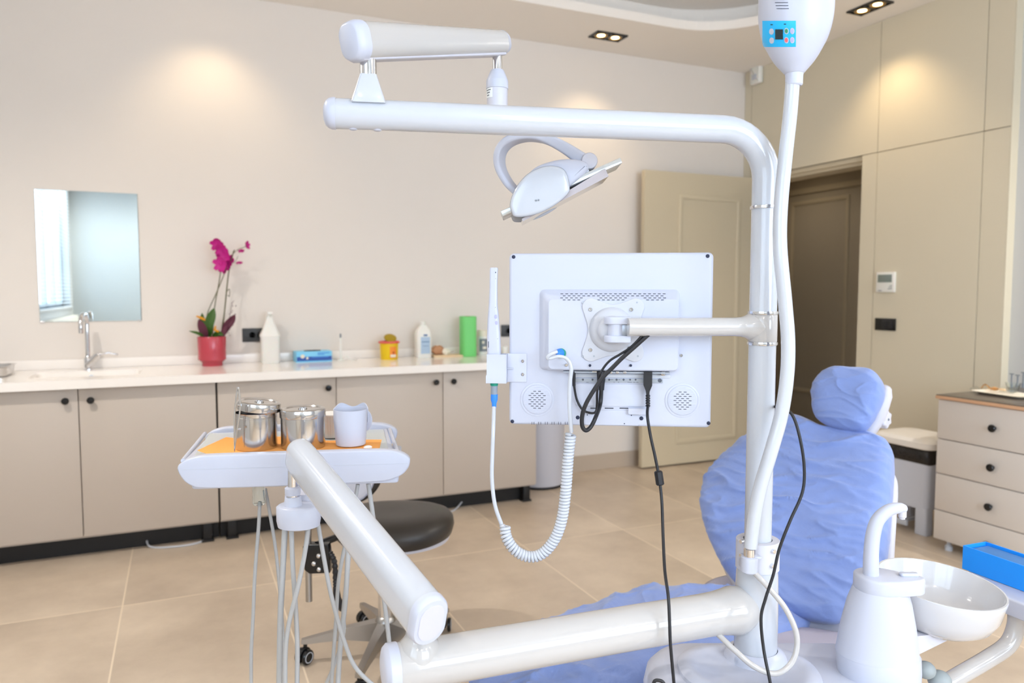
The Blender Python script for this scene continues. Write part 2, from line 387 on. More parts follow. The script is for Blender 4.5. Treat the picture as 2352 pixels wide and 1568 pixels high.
# corridor behind the opening
CX = 5.45
struct('wall_corridor', MB().box(CX, CX + 0.15, 2.0, 6.2, 0, 2.7), 'corr')
struct('wall_corridor_end', MB().box(XR + 0.2, CX, 6.05, 6.2, 0, 2.7), 'corr')
struct('wall_corridor_side', MB().box(XR + 0.2, CX, 2.0, 2.15, 0, 2.7), 'corr')
struct('wall_corridor_near', MB().box(XR + 0.1, XR + 0.2, YB, 6.1, 0, 2.7), 'corr')
struct('ceiling_corridor', MB().box(XR + 0.2, CX + 0.15, 2.0, 6.2, 2.6, 2.7), 'corr')
mb = MB(); a = atX(1822, 470, CX); b2 = atX(1948, 480, CX); c = atX(1940, 1010, CX)
q = [V((CX, a.y, 0.35)), V((CX, a.y, a.z)), V((CX, b2.y, a.z)), V((CX, b2.y, 0.35))]; moulding(mb, q, 0.04, 0.014, (-1, 0, 0))
mb.box(CX - 0.02, CX, a.y + 0.28, a.y + 0.31, 0, 2.25); mb.box(CX - 0.02, CX, b2.y - 0.32, b2.y - 0.28, 0, 2.25)
mb.box(CX - 0.02, CX, b2.y - 0.32, a.y + 0.31, 2.22, 2.27)
struct('trim_2', mb, 'door')
downlight(4.9, 3.2, 0, 'added unseen fill spotlight in the corridor ceiling') if False else None
spot((4.85, 5.2, 2.55), (4.85, 5.2, 0), 7, 150, 0.9, (1.0, 0.86, 0.68)); dlc = thing('corridor_fill_light', 'small unseen fill spotlight added in the corridor ceiling beyond the open door', 'ceiling light', (4.85, 5.2, 2.58))  # unseen lamp added to brighten the corridor
obj('bezel', MB(Matrix.Translation((4.85, 5.2, 2.597))).lathe([(0.05, 0), (0.055, 0.001), (0.055, 0.003), (0, 0.003)]), 'bulb', dlc)
# baseboards
struct('baseboard_back', MB().box(2.0, XR, YB - 0.012, YB, 0, 0.115, 0.001), 'skirt')
struct('baseboard_left', MB().box(XL, XL + 0.012, YR, 4.0, 0, 0.115), 'skirt')
struct('baseboard_rear', MB().box(XL, XW, YR, YR + 0.012, 0, 0.115), 'skirt')

# windows
def window_left():
    y0, y1, z0, z1 = WIN[1], WIN[0], WIN[2], WIN[3]; X = XL - 0.12
    mb = MB()
    for a, b2, c, d in ((y0, y1, z0, z0 + 0.05), (y0, y1, z1 - 0.05, z1), (y0, y0 + 0.05, z0, z1), (y1 - 0.05, y1, z0, z1), ((y0 + y1) / 2 - 0.04, (y0 + y1) / 2 + 0.04, z0, z1), (-0.45, -0.39, z0, z1), (-1.75, -1.69, z0, z1)):
        mb.box(X - 0.03, X + 0.03, a, b2, c, d)
    o = struct('window_1', mb, 'frame')
    obj('window_pane', MB().box(X - 0.004, X + 0.004, y0 + 0.04, y1 - 0.04, z0 + 0.04, z1 - 0.04), thin_glass(), o, smooth=False)
    obj('window_sill', MB().box(XL - 0.1, XL + 0.03, y0 - 0.02, y1 + 0.02, z0 - 0.03, z0, 0.003), 'wallw', o)
def thin_glass():
    if 'window_glass' in bpy.data.materials: return bpy.data.materials['window_glass']
    m = bpy.data.materials.new('window_glass'); m.use_nodes = True; nt = m.node_tree; nt.nodes.clear()
    o = nt.nodes.new('ShaderNodeOutputMaterial'); t = nt.nodes.new('ShaderNodeBsdfTransparent'); g = nt.nodes.new('ShaderNodeBsdfGlossy'); g.inputs[1].default_value = 0.02
    mx = nt.nodes.new('ShaderNodeMixShader'); mx.inputs[0].default_value = 0.06
    nt.links.new(t.outputs[0], mx.inputs[1]); nt.links.new(g.outputs[0], mx.inputs[2]); nt.links.new(mx.outputs[0], o.inputs[0]); return m
window_left()
def window_rear_fill():  # unseen window, added as an opening for the rear fill light
    x0, x1, z0, z1 = RWIN; Y = YR - 0.12; mb = MB()
    for a, b2, c, d in ((x0, x1, z0, z0 + 0.05), (x0, x1, z1 - 0.05, z1), (x0, x0 + 0.05, z0, z1), (x1 - 0.05, x1, z0, z1), ((x0 + x1) / 2 - 0.04, (x0 + x1) / 2 + 0.04, z0, z1)):
        mb.box(a, b2, Y - 0.03, Y + 0.03, c, d)
    o = struct('window_2_fill', mb, 'frame')
    obj('window_pane', MB().box(x0 + 0.04, x1 - 0.04, Y - 0.004, Y + 0.004, z0 + 0.04, z1 - 0.04), thin_glass(), o, smooth=False)
window_rear_fill()
bl = thing('window_blind', 'white horizontal slat blind over the window reflected in the wall mirror', 'blind', (XL + 0.015, WIN[1], WIN[3] + 0.02))
mb = MB(); n = int((WIN[3] - WIN[2] + 0.04) / 0.045)
for k in range(n):
    z = WIN[2] - 0.02 + 0.045 * (k + 0.5); mb.box(-0.012, 0.012, 0, WIN[0] - WIN[1] + 0.02, -0.0008, 0.0008, T=Matrix.Translation((XL + 0.02, WIN[1] - 0.01, z)) @ Matrix.Rotation(0.25, 4, 'Y'))
obj('slats', mb, 'blind', bl, smooth=False)
obj('head_rail', MB().box(XL + 0.002, XL + 0.04, WIN[1] - 0.01, WIN[0] + 0.01, WIN[3] + 0.02, WIN[3] + 0.06, 0.003), 'blind', bl)
rd = thing('radiator', 'cream ribbed radiator below the window reflected in the wall mirror', 'radiator', (XL + 0.06, -1.0, 0.2))
mb = MB()
for k in range(26): mb.box(XL + 0.03, XL + 0.11, -2.2 + k * 0.085, -2.2 + k * 0.085 + 0.07, 0.25, 0.98, 0.01)
mb.box(XL + 0.003, XL + 0.06, -2.2, 0.0, 0.3, 0.36); mb.box(XL + 0.003, XL + 0.06, -2.2, 0.0, 0.85, 0.91)
for yy in (-2.05, -0.15): mb.box(XL + 0.05, XL + 0.09, yy - 0.02, yy + 0.02, 0.0, 0.3)
obj('radiator_ribs', mb, 'rad', rd)

# ceiling downlights: modelled fittings with lit bulbs, a warm spot in each
def downlight(cx, cy, rot, label, kind=True):
    t = thing('ceiling_spotlight', label, 'ceiling light', (cx, cy, ZC - 0.004), rot, 'black twin ceiling spotlights' if False else None)
    T = MW[t.name]; mb = MB(T)
    L2, W2 = 0.115, 0.062
    for a in ((-L2, L2, -W2, -W2 + 0.008), (-L2, L2, W2 - 0.008, W2), (-L2, -L2 + 0.008, -W2, W2), (L2 - 0.008, L2, -W2, W2), (-0.006, 0.006, -W2, W2)): mb.box(a[0], a[1], a[2], a[3], -0.006, 0.0035)
    mb.box(-L2 + 0.004, L2 - 0.004, -W2 + 0.004, W2 - 0.004, 0.0, 0.0035)
    obj('bezel', mb, 'blackg', t)
    for s in (-1, 1):
        m1 = MB(T); m1.lathe([(0.044, -0.001), (0.044, -0.005), (0.034, -0.004), (0.033, -0.001)], Matrix.Translation((s * 0.054, 0, 0))); r = obj('reflector', m1, 'gold', t)
        m2 = MB(T); m2.lathe([(0.0, -0.0035), (0.026, -0.0035), (0.026, -0.0005), (0, -0.0005)], Matrix.Translation((s * 0.054, 0, 0))); obj('bulb', m2, 'bulb', r)
    return t
p1 = atZ(1397, 82, ZC); p2 = atZ(1998, 15, ZC)
downlight(p1.x, p1.y, 0, 'black twin spotlight in the ceiling above the open door, near the back wall')
downlight(p2.x, p2.y, PI / 2, 'black twin spotlight in the ceiling in front of the panelled wall')
for s in (-0.054, 0.054):
    spot((p1.x + s, p1.y, ZC - 0.03), (p1.x + s * 1.5, YB - 0.15, 0.0), 5.5, 98, 0.75)
    spot((p2.x, p2.y + s, ZC - 0.03), (XR - 0.12, p2.y + s * 1.5, 0.0), 8.5, 98, 0.75)
x3 = atY(480, 200, YB).x
for xx in (x3,):
    downlight(xx, p1.y, 0, 'black twin spotlight in the ceiling above the orchid')
    for s in (-0.054, 0.054): spot((xx + s, p1.y, ZC - 0.03), (xx + s * 1.5, YB - 0.15, 0.0), 5.5, 98, 0.75)
# unseen downlights added as fill light, behind and beside the camera
for (fx, fy, fr, fl) in ((-1.0, 2.6, PI / 2, 'added unseen twin fill spotlight in the ceiling by the left wall, nearer the sink'), (-1.0, -1.6, PI / 2, 'added unseen twin fill spotlight in the ceiling by the left wall, above the blind'), (3.8, 0.9, PI / 2, 'added unseen twin fill spotlight in the ceiling above the drawer unit'), (3.8, -1.6, PI / 2, 'added unseen twin fill spotlight in the ceiling in the rear right corner'), (0.3, -2.2, 0, 'added unseen twin fill spotlight in the ceiling by the rear wall, left'), (2.2, -2.2, 0, 'added unseen twin fill spotlight in the ceiling by the rear wall, right'), (-0.75, 0.9, PI / 2, 'added unseen twin fill spotlight in the ceiling left of the camera')):
    if fx == -0.75: continue
    downlight(fx, fy, fr, fl)
    spot((fx, fy, ZC - 0.03), (fx, fy, 0), 104, 150, 0.9, (1.0, 0.945, 0.88))

# ================================================================== CABINET RUN
CFY = 4.08; CT = 0.88
def knob(p, nrm, parent, name='knob', r=0.0165):
    d = V(nrm); mb = MB(); T = frame(V(p), (0, 0, 1), d)
    mb.lathe([(r * 0.45, 0), (r * 0.4, 0.012), (r * 0.75, 0.016), (r, 0.020), (r, 0.026), (r * 0.8, 0.030), (0, 0.031)], T, 20); return obj(name, mb, 'blackg', parent)
X_a = atY(183, 1000, CFY).x; X_b = atY(500, 1000, CFY).x; X_c = atY(774, 1000, CFY).x; X_d = atY(1018, 1000, CFY).x; X_e = atY(1232, 1000, CFY).x
def cabinet(x0, x1, doors, label, feet):
    t = thing('base_cabinet', label, 'cabinet', ((x0 + x1) / 2, CFY, 0), 0)
    m = MB(); m.box(x0 + 0.001, x0 + 0.018, CFY + 0.02, YB - 0.03, 0.10, 0.836); m.box(x1 - 0.018, x1 - 0.001, CFY + 0.02, YB - 0.03, 0.10, 0.836)
    m.box(x0 + 0.018, x1 - 0.018, CFY + 0.02, YB - 0.03, 0.10, 0.118); m.box(x0 + 0.018, x1 - 0.018, YB - 0.04, YB - 0.03, 0.118, 0.836); m.box(x0 + 0.018, x1 - 0.018, CFY + 0.02, CFY + 0.09, 0.82, 0.836)
    obj('carcass', m, 'cab', t, smooth=False)
    obj('toe_shade_and_feet', MB().box(x0 + 0.001, x1 - 0.001, CFY + 0.09, CFY + 0.106, 0.0, 0.10), 'toe_shade_and_feet', t)  # black board set in to stand for the shade under the cabinets
    for (a, b2, kx) in doors:
        d = obj('cabinet_door', MB().box(a + 0.002, b2 - 0.002, CFY, CFY + 0.019, 0.112, 0.832, 0.0012), 'cab', t)
        k = atY(kx[0], kx[1], CFY); knob((k.x, CFY, k.z), (0, -1, 0), d)
    for fx in feet:
        m = MB(); m.box(fx - 0.022, fx + 0.022, CFY + 0.03, CFY + 0.075, 0, 0.10, 0.003); m.box(fx - 0.03, fx + 0.03, CFY + 0.022, CFY + 0.083, 0, 0.012, 0.002)
        obj('cabinet_foot', m, 'toe_shade_and_feet', t)
    return t
X_0 = 2 * X_a - X_b
c1 = cabinet(X_0, X_b - 0.003, ((X_0, X_a, (151, 920)), (X_a, X_b - 0.003, (209, 918))), 'greige two-door base cabinet under the sink and tap, left end of the run', (X_b - 0.06, X_0 + 0.06))
c2 = cabinet(X_b + 0.003, X_c, ((X_b + 0.003, X_c, (753, 890)),), 'narrow greige one-door base cabinet between the sink cabinet and the right-hand pair', (X_b + 0.06,))
c3 = cabinet(X_c, X_e, ((X_c, X_d, (1000, 877)), (X_d, X_e, (1040, 875))), 'greige two-door base cabinet at the right end of the run beside the white bin', (X_e - 0.05,))
c0 = cabinet(XL + 0.005, X_0, (), 'plain greige filler cabinet at the far left end of the run', ())
obj('front_panel', MB().box(XL + 0.007, X_0 - 0.002, CFY, CFY + 0.019, 0.112, 0.832, 0.0012), 'cab', c0)
# worktop with an integrated sink
SX0, SX1, SY0, SY1 = -0.68, -0.19, 4.20, 4.47; CY0 = 4.035
mb = MB(); x0, x1 = XL + 0.005, X_e + 0.01; zt, zb = CT, CT - 0.042
def frame_top(mb, x0, x1, y0, y1, hx0, hx1, hy0, hy1, z0, z1):
    A = [(x0, y0), (x1, y0), (x1, y1), (x0, y1)]; B = [(hx0, hy0), (hx1, hy0), (hx1, hy1), (hx0, hy1)]
    vs = [(x, y, z1) for x, y in A] + [(x, y, z1) for x, y in B] + [(x, y, z0) for x, y in A] + [(x, y, z0) for x, y in B]
    fs = []
    for i in range(4):
        j = (i + 1) % 4
        fs += [[i, j, 4 + j, 4 + i], [8 + i, 12 + i, 12 + j, 8 + j], [i, 8 + i, 8 + j, j], [4 + i, 4 + j, 12 + j, 12 + i]]
    mb.add(vs, fs)
frame_top(mb, x0, x1, CY0, YB - 0.021, SX0, SX1, SY0, SY1, zb, zt)
obj('worktop', mb, 'counter', smooth=False, label='long white solid worktop running over the greige base cabinets', cat='worktop')
obj('worktop_upstand', MB().box(x0, x1, YB - 0.02, YB - 0.002, CT, CT + 0.052, 0.0015), 'counter', label='low white upstand along the wall at the back of the worktop', cat='upstand')
wt = thing('sink', 'rectangular white undermounted sink basin let into the worktop below the mirror', 'sink', ((SX0 + SX1) / 2, (SY0 + SY1) / 2, CT - 0.13))
mb = MB(); o1 = rrect(SX1 - SX0 + .002, SY1 - SY0 + .002, 0.03, 5, (SX0 + SX1) / 2, (SY0 + SY1) / 2)
def offr(d, r, z): return [V((x, y, z)) for x, y in rrect(SX1 - SX0 - 2 * d, SY1 - SY0 - 2 * d, r, 5, (SX0 + SX1) / 2, (SY0 + SY1) / 2)]
mb.loft([offr(-0.012, 0.03, zt - 0.004), offr(0.004, 0.03, zt - 0.004), offr(0.02, 0.04, zt - 0.10), offr(0.06, 0.05, zt - 0.125)], False)
mb.add(offr(0.06, 0.05, zt - 0.125), [list(range(24))])
mb.m = 1; mb.lathe([(0.02, 0), (0.02, 0.003), (0, 0.003)], Matrix.Translation(((SX0 + SX1) / 2, (SY0 + SY1) / 2, zt - 0.125)))
mb.m = 0
sk = obj('sink_basin', mb, ['counter', 'chrome'], wt)
mb = MB(); mb.lathe([(0.011, 0), (0.011, 0.0015), (0.006, 0.0015), (0.006, 0.0004)], frame(V(((SX0 + SX1) / 2, SY1 - 0.008, zt - 0.03)), (1, 0, 0), (0, -1, 0.15))); obj('overflow_hole', mb, 'chrome', sk)
# tap
pb = atZ(205, 843, CT); pb.y = min(pb.y, 4.55); pb.x = atY(203, 840, pb.y).x
tp = thing('sink_tap', 'chrome swan-neck tap with a side lever standing behind the sink', 'tap', (pb.x, pb.y, CT))
mb = MB(); a = V((pb.x, pb.y, CT)); top = atY(205, 722, pb.y)
mb.lathe([(0.024, 0), (0.024, 0.006), (0.02, 0.01), (0.02, 0.06), (0.012, 0.075)], Matrix.Translation(a))
s1 = atY(186, 765, pb.y - 0.13)
pts = cr([a + V((0, 0, 0.06)), a + V((0, 0, 0.2)), V((pb.x, pb.y, top.z - 0.035)), V((pb.x + (s1.x - pb.x) * 0.25, pb.y - 0.03, top.z)), V((s1.x * 0.8 + pb.x * 0.2, pb.y - 0.10, top.z - 0.005)), V((s1.x, pb.y - 0.13, top.z - 0.05)), s1], 6)
mb.tube(pts, 0.0115, 14); obj('spout', mb, 'chrome', tp)
mb = MB(); mb.tube([a + V((0.0, -0.015, 0.025)), a + V((0.045, -0.035, 0.075)), a + V((0.055, -0.04, 0.085))], [0.017, 0.017, 0.013], 14); obj('lever_body', mb, 'chrome', tp)
mb = MB(); mb.tube([a + V((0.052, -0.038, 0.08)), a + V((0.10, -0.03, 0.09)), a + V((0.14, -0.025, 0.078))], [0.006, 0.005, 0.007], 10, rnd=True); obj('lever', mb, 'chrome', tp)
# mirror
mz0, mz1, mx0, mx1 = 1.134, 1.836, -0.684, -0.197
mr = thing('wall_mirror', 'frameless rectangular mirror on the back wall above the sink', 'mirror', ((mx0 + mx1) / 2, YB, mz0))
obj('mirror_glass', MB().box(mx0, mx1, YB - 0.006, YB - 0.0005, mz0, mz1, 0.002, seg=1), 'mirror', mr, smooth=False)
for cxx in (mx0 + 0.004, mx1 - 0.02): obj('mirror_clip', MB().cyl((cxx, YB - 0.009, mz0 + 0.002), (cxx + 0.016, YB - 0.009, mz0 + 0.002), 0.004), 'chrome', mr)
# steel tray at the far left of the worktop
mb = MB(); pz = V((-0.95, 4.42, CT))
T = Matrix.Translation(pz)
R = []
for d, z in ((0.02, 0.0), (0.005, 0.004), (0.0, 0.045), (-0.008, 0.05), (0.006, 0.05), (0.012, 0.008)): R.append([V((x, y, z)) for x, y in rrect(0.34 - 2 * d, 0.22 - 2 * d, 0.03, 5)])
mb.loft(R, True, T); obj('instrument_tray', mb, 'steel', label='shallow stainless steel tray on the worktop left of the sink, cut by the frame', cat='tray')
# sockets and wall devices
def socket(x0, x1, z0, z1, label):
    t = thing('wall_socket', label, 'socket', ((x0 + x1) / 2, YB, z0))
    obj('cover_plate', MB().box(x0, x1, YB - 0.010, YB - 0.0005, z0, z1, 0.003), 'anth', t)
    n = 2; cz = (z0 + z1) / 2
    for k in range(n):
        cx = x0 + 0.055 + k * 0.045 if x1 - x0 > 0.11 else x0 + 0.04 + k * 0.04
        mb = MB(); mb.lathe([(0.019, 0), (0.019, 0.0015), (0.017, 0.0015), (0.016, -0.001), (0, -0.001)], frame(V((cx, YB - 0.0100, cz)), (1, 0, 0), (0, -1, 0))); r = obj('socket_insert', mb, 'anth2', t)
        mb = MB()
        for s in (-1, 1): mb.cyl((cx + s * 0.008, YB - 0.0097, cz), (cx + s * 0.008, YB - 0.0115, cz), 0.0028, n=10)
        obj('socket_hole', mb, 'black', r)
a = atY(556, 754, YB); socket(a.x, a.x + 0.15, 1.0, 1.08, 'anthracite double wall socket behind the spray bottle')
a = atY(1150, 745, YB); socket(a.x, a.x + 0.15, 0.99, 1.07, 'anthracite wall socket beside the monitor edge, behind the white handpiece')
a = atX(2017, 625, XR); b2 = atX(2058, 671, XR)
t = thing('thermostat', 'white square thermostat with grey display on the panelled wall', 'thermostat', (XR, (a.y + b2.y) / 2, b2.z))
obj('housing', MB().box(XR - 0.018, XR - 0.0005, b2.y, a.y, b2.z, a.z, 0.004), 'hdpe', t)
obj('display', MB().box(XR - 0.0195, XR - 0.0175, b2.y + 0.018, a.y - 0.014, b2.z + 0.062, a.z - 0.016, 0.0006), 'lcd', t)
mb = MB()
for k in range(3): mb.box(XR - 0.0187, XR - 0.0178, b2.y + 0.015, b2.y + 0.045 - k * 0.006, b2.z + 0.02 + k * 0.01, b2.z + 0.023 + k * 0.01)
mb.box(XR - 0.0187, XR - 0.0178, a.y - 0.045, a.y - 0.02, b2.z + 0.008, b2.z + 0.012)
obj('button_marks', mb, 'ink', t)
a = atX(2012, 730, XR); b2 = atX(2058, 760, XR)
t = thing('light_switch', 'black wall switch plate below the thermostat', 'switch', (XR, (a.y + b2.y) / 2, b2.z))
obj('cover_plate', MB().box(XR - 0.010, XR - 0.0005, b2.y, a.y, b2.z, a.z, 0.003), 'blackg', t)
for k in range(2): obj('rocker', MB().box(XR - 0.0135, XR - 0.009, b2.y + 0.02 + k * 0.038, b2.y + 0.055 + k * 0.038, b2.z + 0.015, a.z - 0.015, 0.0015), 'black', t)
a = atX(1732, 156, XR); b2 = atX(1754, 190, XR)
t = thing('motion_sensor', 'small white motion sensor high in the corner of the panelled wall', 'sensor', (XR, (a.y + b2.y) / 2, b2.z))
mb = MB(); mb.prism(rrect(a.y - b2.y, a.z - b2.z, 0.012, 5, (a.y + b2.y) / 2, (a.z + b2.z) / 2), 0.0005, 0.045, 0.015, Matrix(((0, 0, -1, XR), (1, 0, 0, 0), (0, 1, 0, 0), (0, 0, 0, 1)))); obj('housing', mb, 'hdpe', t)
obj('sensor_window', MB().box(XR - 0.047, XR - 0.043, b2.y + 0.03, a.y - 0.03, b2.z + 0.03, b2.z + 0.07, 0.001), 'lgrey', t)
# cable lying under the cabinets
mb = MB(); pts = cr([(X_b - 0.35, CFY + 0.12, 0.04), (X_b - 0.33, CFY + 0.05, 0.006), (X_b - 0.22, CFY + 0.0, 0.006), (X_b - 0.10, CFY + 0.02, 0.006), (X_b - 0.02, CFY + 0.12, 0.02)], 8); mb.tube(pts, 0.005, 8)
obj('floor_cable', mb, 'lgrey', label='pale grey cable looped on the floor under the sink cabinet', cat='cable')
mb = MB(); pts = cr([(X_d - 0.10, CFY + 0.1, 0.03), (X_d - 0.02, CFY + 0.0, 0.006), (X_d + 0.08, CFY + 0.03, 0.006), (X_d + 0.2, CFY + 0.15, 0.05), (X_d + 0.26, CFY + 0.2, 0.09)], 8); mb.tube(pts, 0.005, 8)
obj('floor_cable', mb, 'lgrey', label='pale grey cable sagging under the right end base cabinet', cat='cable')
# tall white cylindrical bin beside the cabinets
T = Matrix.Translation((2.185, 4.455, 0)); t = thing('cylinder_bin', 'white smooth cylindrical bin on the floor beside the cabinet end', 'bin', (2.185, 4.455, 0))
mb = MB(T); mb.lathe([(0.155, 0.012), (0.165, 0.02), (0.168, 0.05), (0.168, 0.72), (0.160, 0.725)], None, 40); obj('body', mb, 'plas2', t)
mb = MB(T); mb.lathe([(0.160, 0), (0.163, 0.003), (0.163, 0.013), (0.15, 0.014)], None, 40); obj('base_ring', mb, 'black', t)
mb = MB(T); mb.lathe([(0.171, 0.725), (0.172, 0.75), (0.15, 0.785), (0.08, 0.80), (0, 0.803)], None, 40); obj('lid', mb, 'plas2', t)

# ================================================================== THINGS ON THE WORKTOP
def spot_on(px, py, ymax=4.56):
    p = atZ(px, py, CT); 
    if p.y > ymax: p = atY(px, py, ymax); p.z = CT
    return p
# orchid in a red pot
p = spot_on(488, 838, 4.52); PY_ = p.y
ho = lambda x, y, dy=0: atY(x, y, PY_ + dy)
pot = thing('potted_orchid', 'magenta orchid with tall stems in a red ceramic pot on the worktop', 'potted plant', (p.x, p.y, CT))
hp = ho(488, 772).z - CT; rp = (ho(522, 800).x - ho(454, 800).x) / 2 * 0.99
mb = MB(Matrix.Translation(p)); mb.lathe([(rp * 0.70, 0), (rp * 0.72, 0.003), (rp * 0.72, 0.018), (rp * 0.78, 0.024), (rp * 0.97, 0.035), (rp * 0.97, hp * 0.5), (rp, hp - 0.004), (rp - 0.002, hp), (rp - 0.007, hp - 0.002), (rp - 0.01, hp - 0.03), (0, hp - 0.032)], None, 40)
obj('pot', mb, 'red', pot)
mb = MB(Matrix.Translation(p)); mb.lathe([(rp - 0.012, hp - 0.032), (rp * 0.6, hp - 0.016), (0, hp - 0.01)], None, 24); obj('moss', mb, 'moss', pot)
def stem(pl, r=0.0028):
    mb = MB(); mb.tube(cr([ho(*q) for q in pl], 6), r, 8); return obj('stem', mb, 'stem', pot)
stem([(488, 774, 0), (493, 705, 0.01), (502, 655, 0.02), (507, 620, 0.01), (508, 600, 0)])
stem([(472, 772, 0), (476, 722, 0.02), (496, 675, 0.02), (513, 634, 0), (520, 612, -0.01)], 0.0024)
stem([(507, 772, -0.01), (515, 720, 0), (521, 660, 0), (527, 615, 0), (536, 580, 0), (539, 574, 0)], 0.0032)
stem([(510, 772, 0.02), (518, 700, 0.02), (524, 640, 0.01), (529, 605, 0.01)], 0.002)
stem([(536, 582, 0), (548, 572, 0), (560, 568, -0.01), (567, 562, -0.01)], 0.0014)
stem([(529, 606, 0), (540, 600, 0), (547, 588, 0)], 0.0012)
stem([(522, 668, 0), (527, 664, -0.01), (527, 680, -0.01), (523, 678, 0)], 0.002)
def bloom(px, py, s, dy=0, ax=(0, -1, 0), roll=0.0, n=5):
    c = ho(px, py, dy); T = frame(c, (1, 0, 0), ax) @ Matrix.Rotation(roll, 4, 'Z'); mb = MB(T)
    for k in range(n):
        a = 2 * PI * k / n; wdt = (0.55 if k in (1, 4) else 0.36) * s
        R = []
        for i in range(6):
            u = i / 5; r = s * (0.06 + 0.94 * u); ww = wdt * math.sin(PI * min(0.94, u * 0.82 + 0.12)) ** 0.55 + 0.0008; zz = 0.10 * s + 0.35 * s * u * u
            cxp = V((math.cos(a), math.sin(a), 0)); cyp = V((-math.sin(a), math.cos(a), 0))
            R.append([cxp * r + cyp * ww + UZ * (zz + 0.18 * s * u), cxp * r + UZ * zz, cxp * r - cyp * ww + UZ * (zz + 0.18 * s * u), cxp * r + UZ * (zz - 0.0012)])
        mb.loft(R, True)
    mb.sphere((0, 0, 0.15 * s), 0.16 * s, n=6)
    return obj('flower', mb, 'magenta', pot)
for (x, y, s, dy, rl) in ((499, 560, 0.038, 0, 0.3), (508, 573, 0.036, -0.02, 1.1), (512, 585, 0.036, 0.01, 0.7), (519, 590, 0.030, -0.03, 2.0), (508, 606, 0.042, -0.02, 0.2), (521, 603, 0.036, 0, 1.6), (526, 597, 0.03, 0.01, 0.9), (515, 614, 0.032, 0, 2.4)):
    bloom(x, y, s, dy, (random.uniform(-.5, .3), -1, random.uniform(-.5, .4)), rl)
for (x, y, s, ax) in ((565, 563, 0.024, (0.8, -0.6, 0.1)), (553, 573, 0.019, (0.2, -0.5, -1)), (549, 600, 0.020, (0.1, -0.3, -1))): bloom(x, y, s, 0, ax, 0.3)
def leafm(pl, wd, mt, tw=(0, -1, 0), n=10):
    P = cr([ho(*q) for q in pl], 4); m = len(P); mb = MB(); R = []
    for i, c in enumerate(P):
        t = (P[min(i + 1, m - 1)] - P[max(i - 1, 0)]).normalized(); s = t.cross(V(tw)).normalized(); nn = s.cross(t)
        ww = wd * math.sin(PI * (0.10 + 0.90 * i / (m - 1))) ** 0.8 + 0.0006
        R.append([c + s * ww + nn * ww * 0.35, c, c - s * ww + nn * ww * 0.35, c - nn * 0.002])
    mb.loft(R, True); return obj('leaf', mb, mt, pot)
leafm([(480, 775, 0), (478, 750, -0.03), (486, 725, -0.03), (492, 707, -0.02)], 0.026, 'leaf')
leafm([(474, 775, 0.02), (466, 745, 0.01), (464, 718, 0.02)], 0.018, 'leaf')
leafm([(474, 775, -0.02), (464, 752, -0.04), (456, 733, -0.05)], 0.022, 'purple')
leafm([(510, 772, 0), (520, 750, -0.02), (532, 735, -0.02), (540, 722, 0)], 0.022, 'purple')
leafm([(500, 775, -0.03), (512, 765, -0.04), (520, 745, -0.04)], 0.016, 'purple')
leafm([(470, 774, -0.02), (455, 765, -0.05), (434, 760, -0.06)], 0.008, 'leaf')
leafm([(490, 775, -0.02), (500, 765, -0.04), (514, 770, -0.06)], 0.014, 'leaf')
for (x, y, a, b_) in ((462, 730, -10, -4), (493, 757, 2, -8)):
    mb = MB(); mb.tube([ho(x + 8, y + 4, -0.05), ho(x, y, -0.05), ho(x + a, y + b_, -0.05)], [0.006, 0.0075, 0.004], 8, rnd=True); obj('bud', mb, 'ochre', pot)
mb = MB()
for k in range(26):
    u = random.random(); x = 524 + 14 * u + random.uniform(-6, 8); y = 770 - 80 * u + random.uniform(-6, 6); mb.sphere(ho(x, y, -0.03), 0.0022 + 0.001 * random.random(), n=4)
o = obj('seed_spray', mb, 'purple', pot); o['kind'] = 'stuff'
mb = MB(); mb.tube(cr([ho(512, 772, 0), ho(526, 735, -0.03), ho(532, 700, -0.03), ho(537, 690, -0.03)], 5), 0.0012, 6); obj('stem', mb, 'purple', pot)

# spray bottle
def bottle_frame(px, py, ymax=4.55): p = spot_on(px, py, ymax); return p
p = bottle_frame(621, 833); hh = lambda y: atY(621, y, p.y).z - CT; ww = lambda x: abs(atY(x, 800, p.y).x - p.x)
t = thing('spray_bottle', 'tall milky white spray bottle in front of the double socket', 'bottle', p)
mb = MB(Matrix.Translation(p)); rb = 0.052
mb.loft([[V((x, y, z)) for x, y in rrect(2 * r, 1.5 * r, 0.3 * r, 4)] for r, z in ((rb * 0.92, 0), (rb, 0.006), (rb, hh(775)), (rb * 1.08, hh(772)), (rb * 1.08, hh(769)), (rb * 0.75, hh(755)), (rb * 0.42, hh(735)), (rb * 0.36, hh(728)))]); obj('body', mb, 'hdpe', t)
mb = MB(Matrix.Translation(p)); mb.lathe([(0.019, hh(728)), (0.019, hh(722)), (0.015, hh(721)), (0.013, hh(716)), (0, hh(715))], None, 20)
mb.box(-0.042, 0.02, -0.012, 0.012, hh(721), hh(716), 0.003) if False else mb.box(-0.014, 0.016, -0.04, 0.02, hh(722), hh(715), 0.004); obj('spray_head', mb, 'hdpe', t)
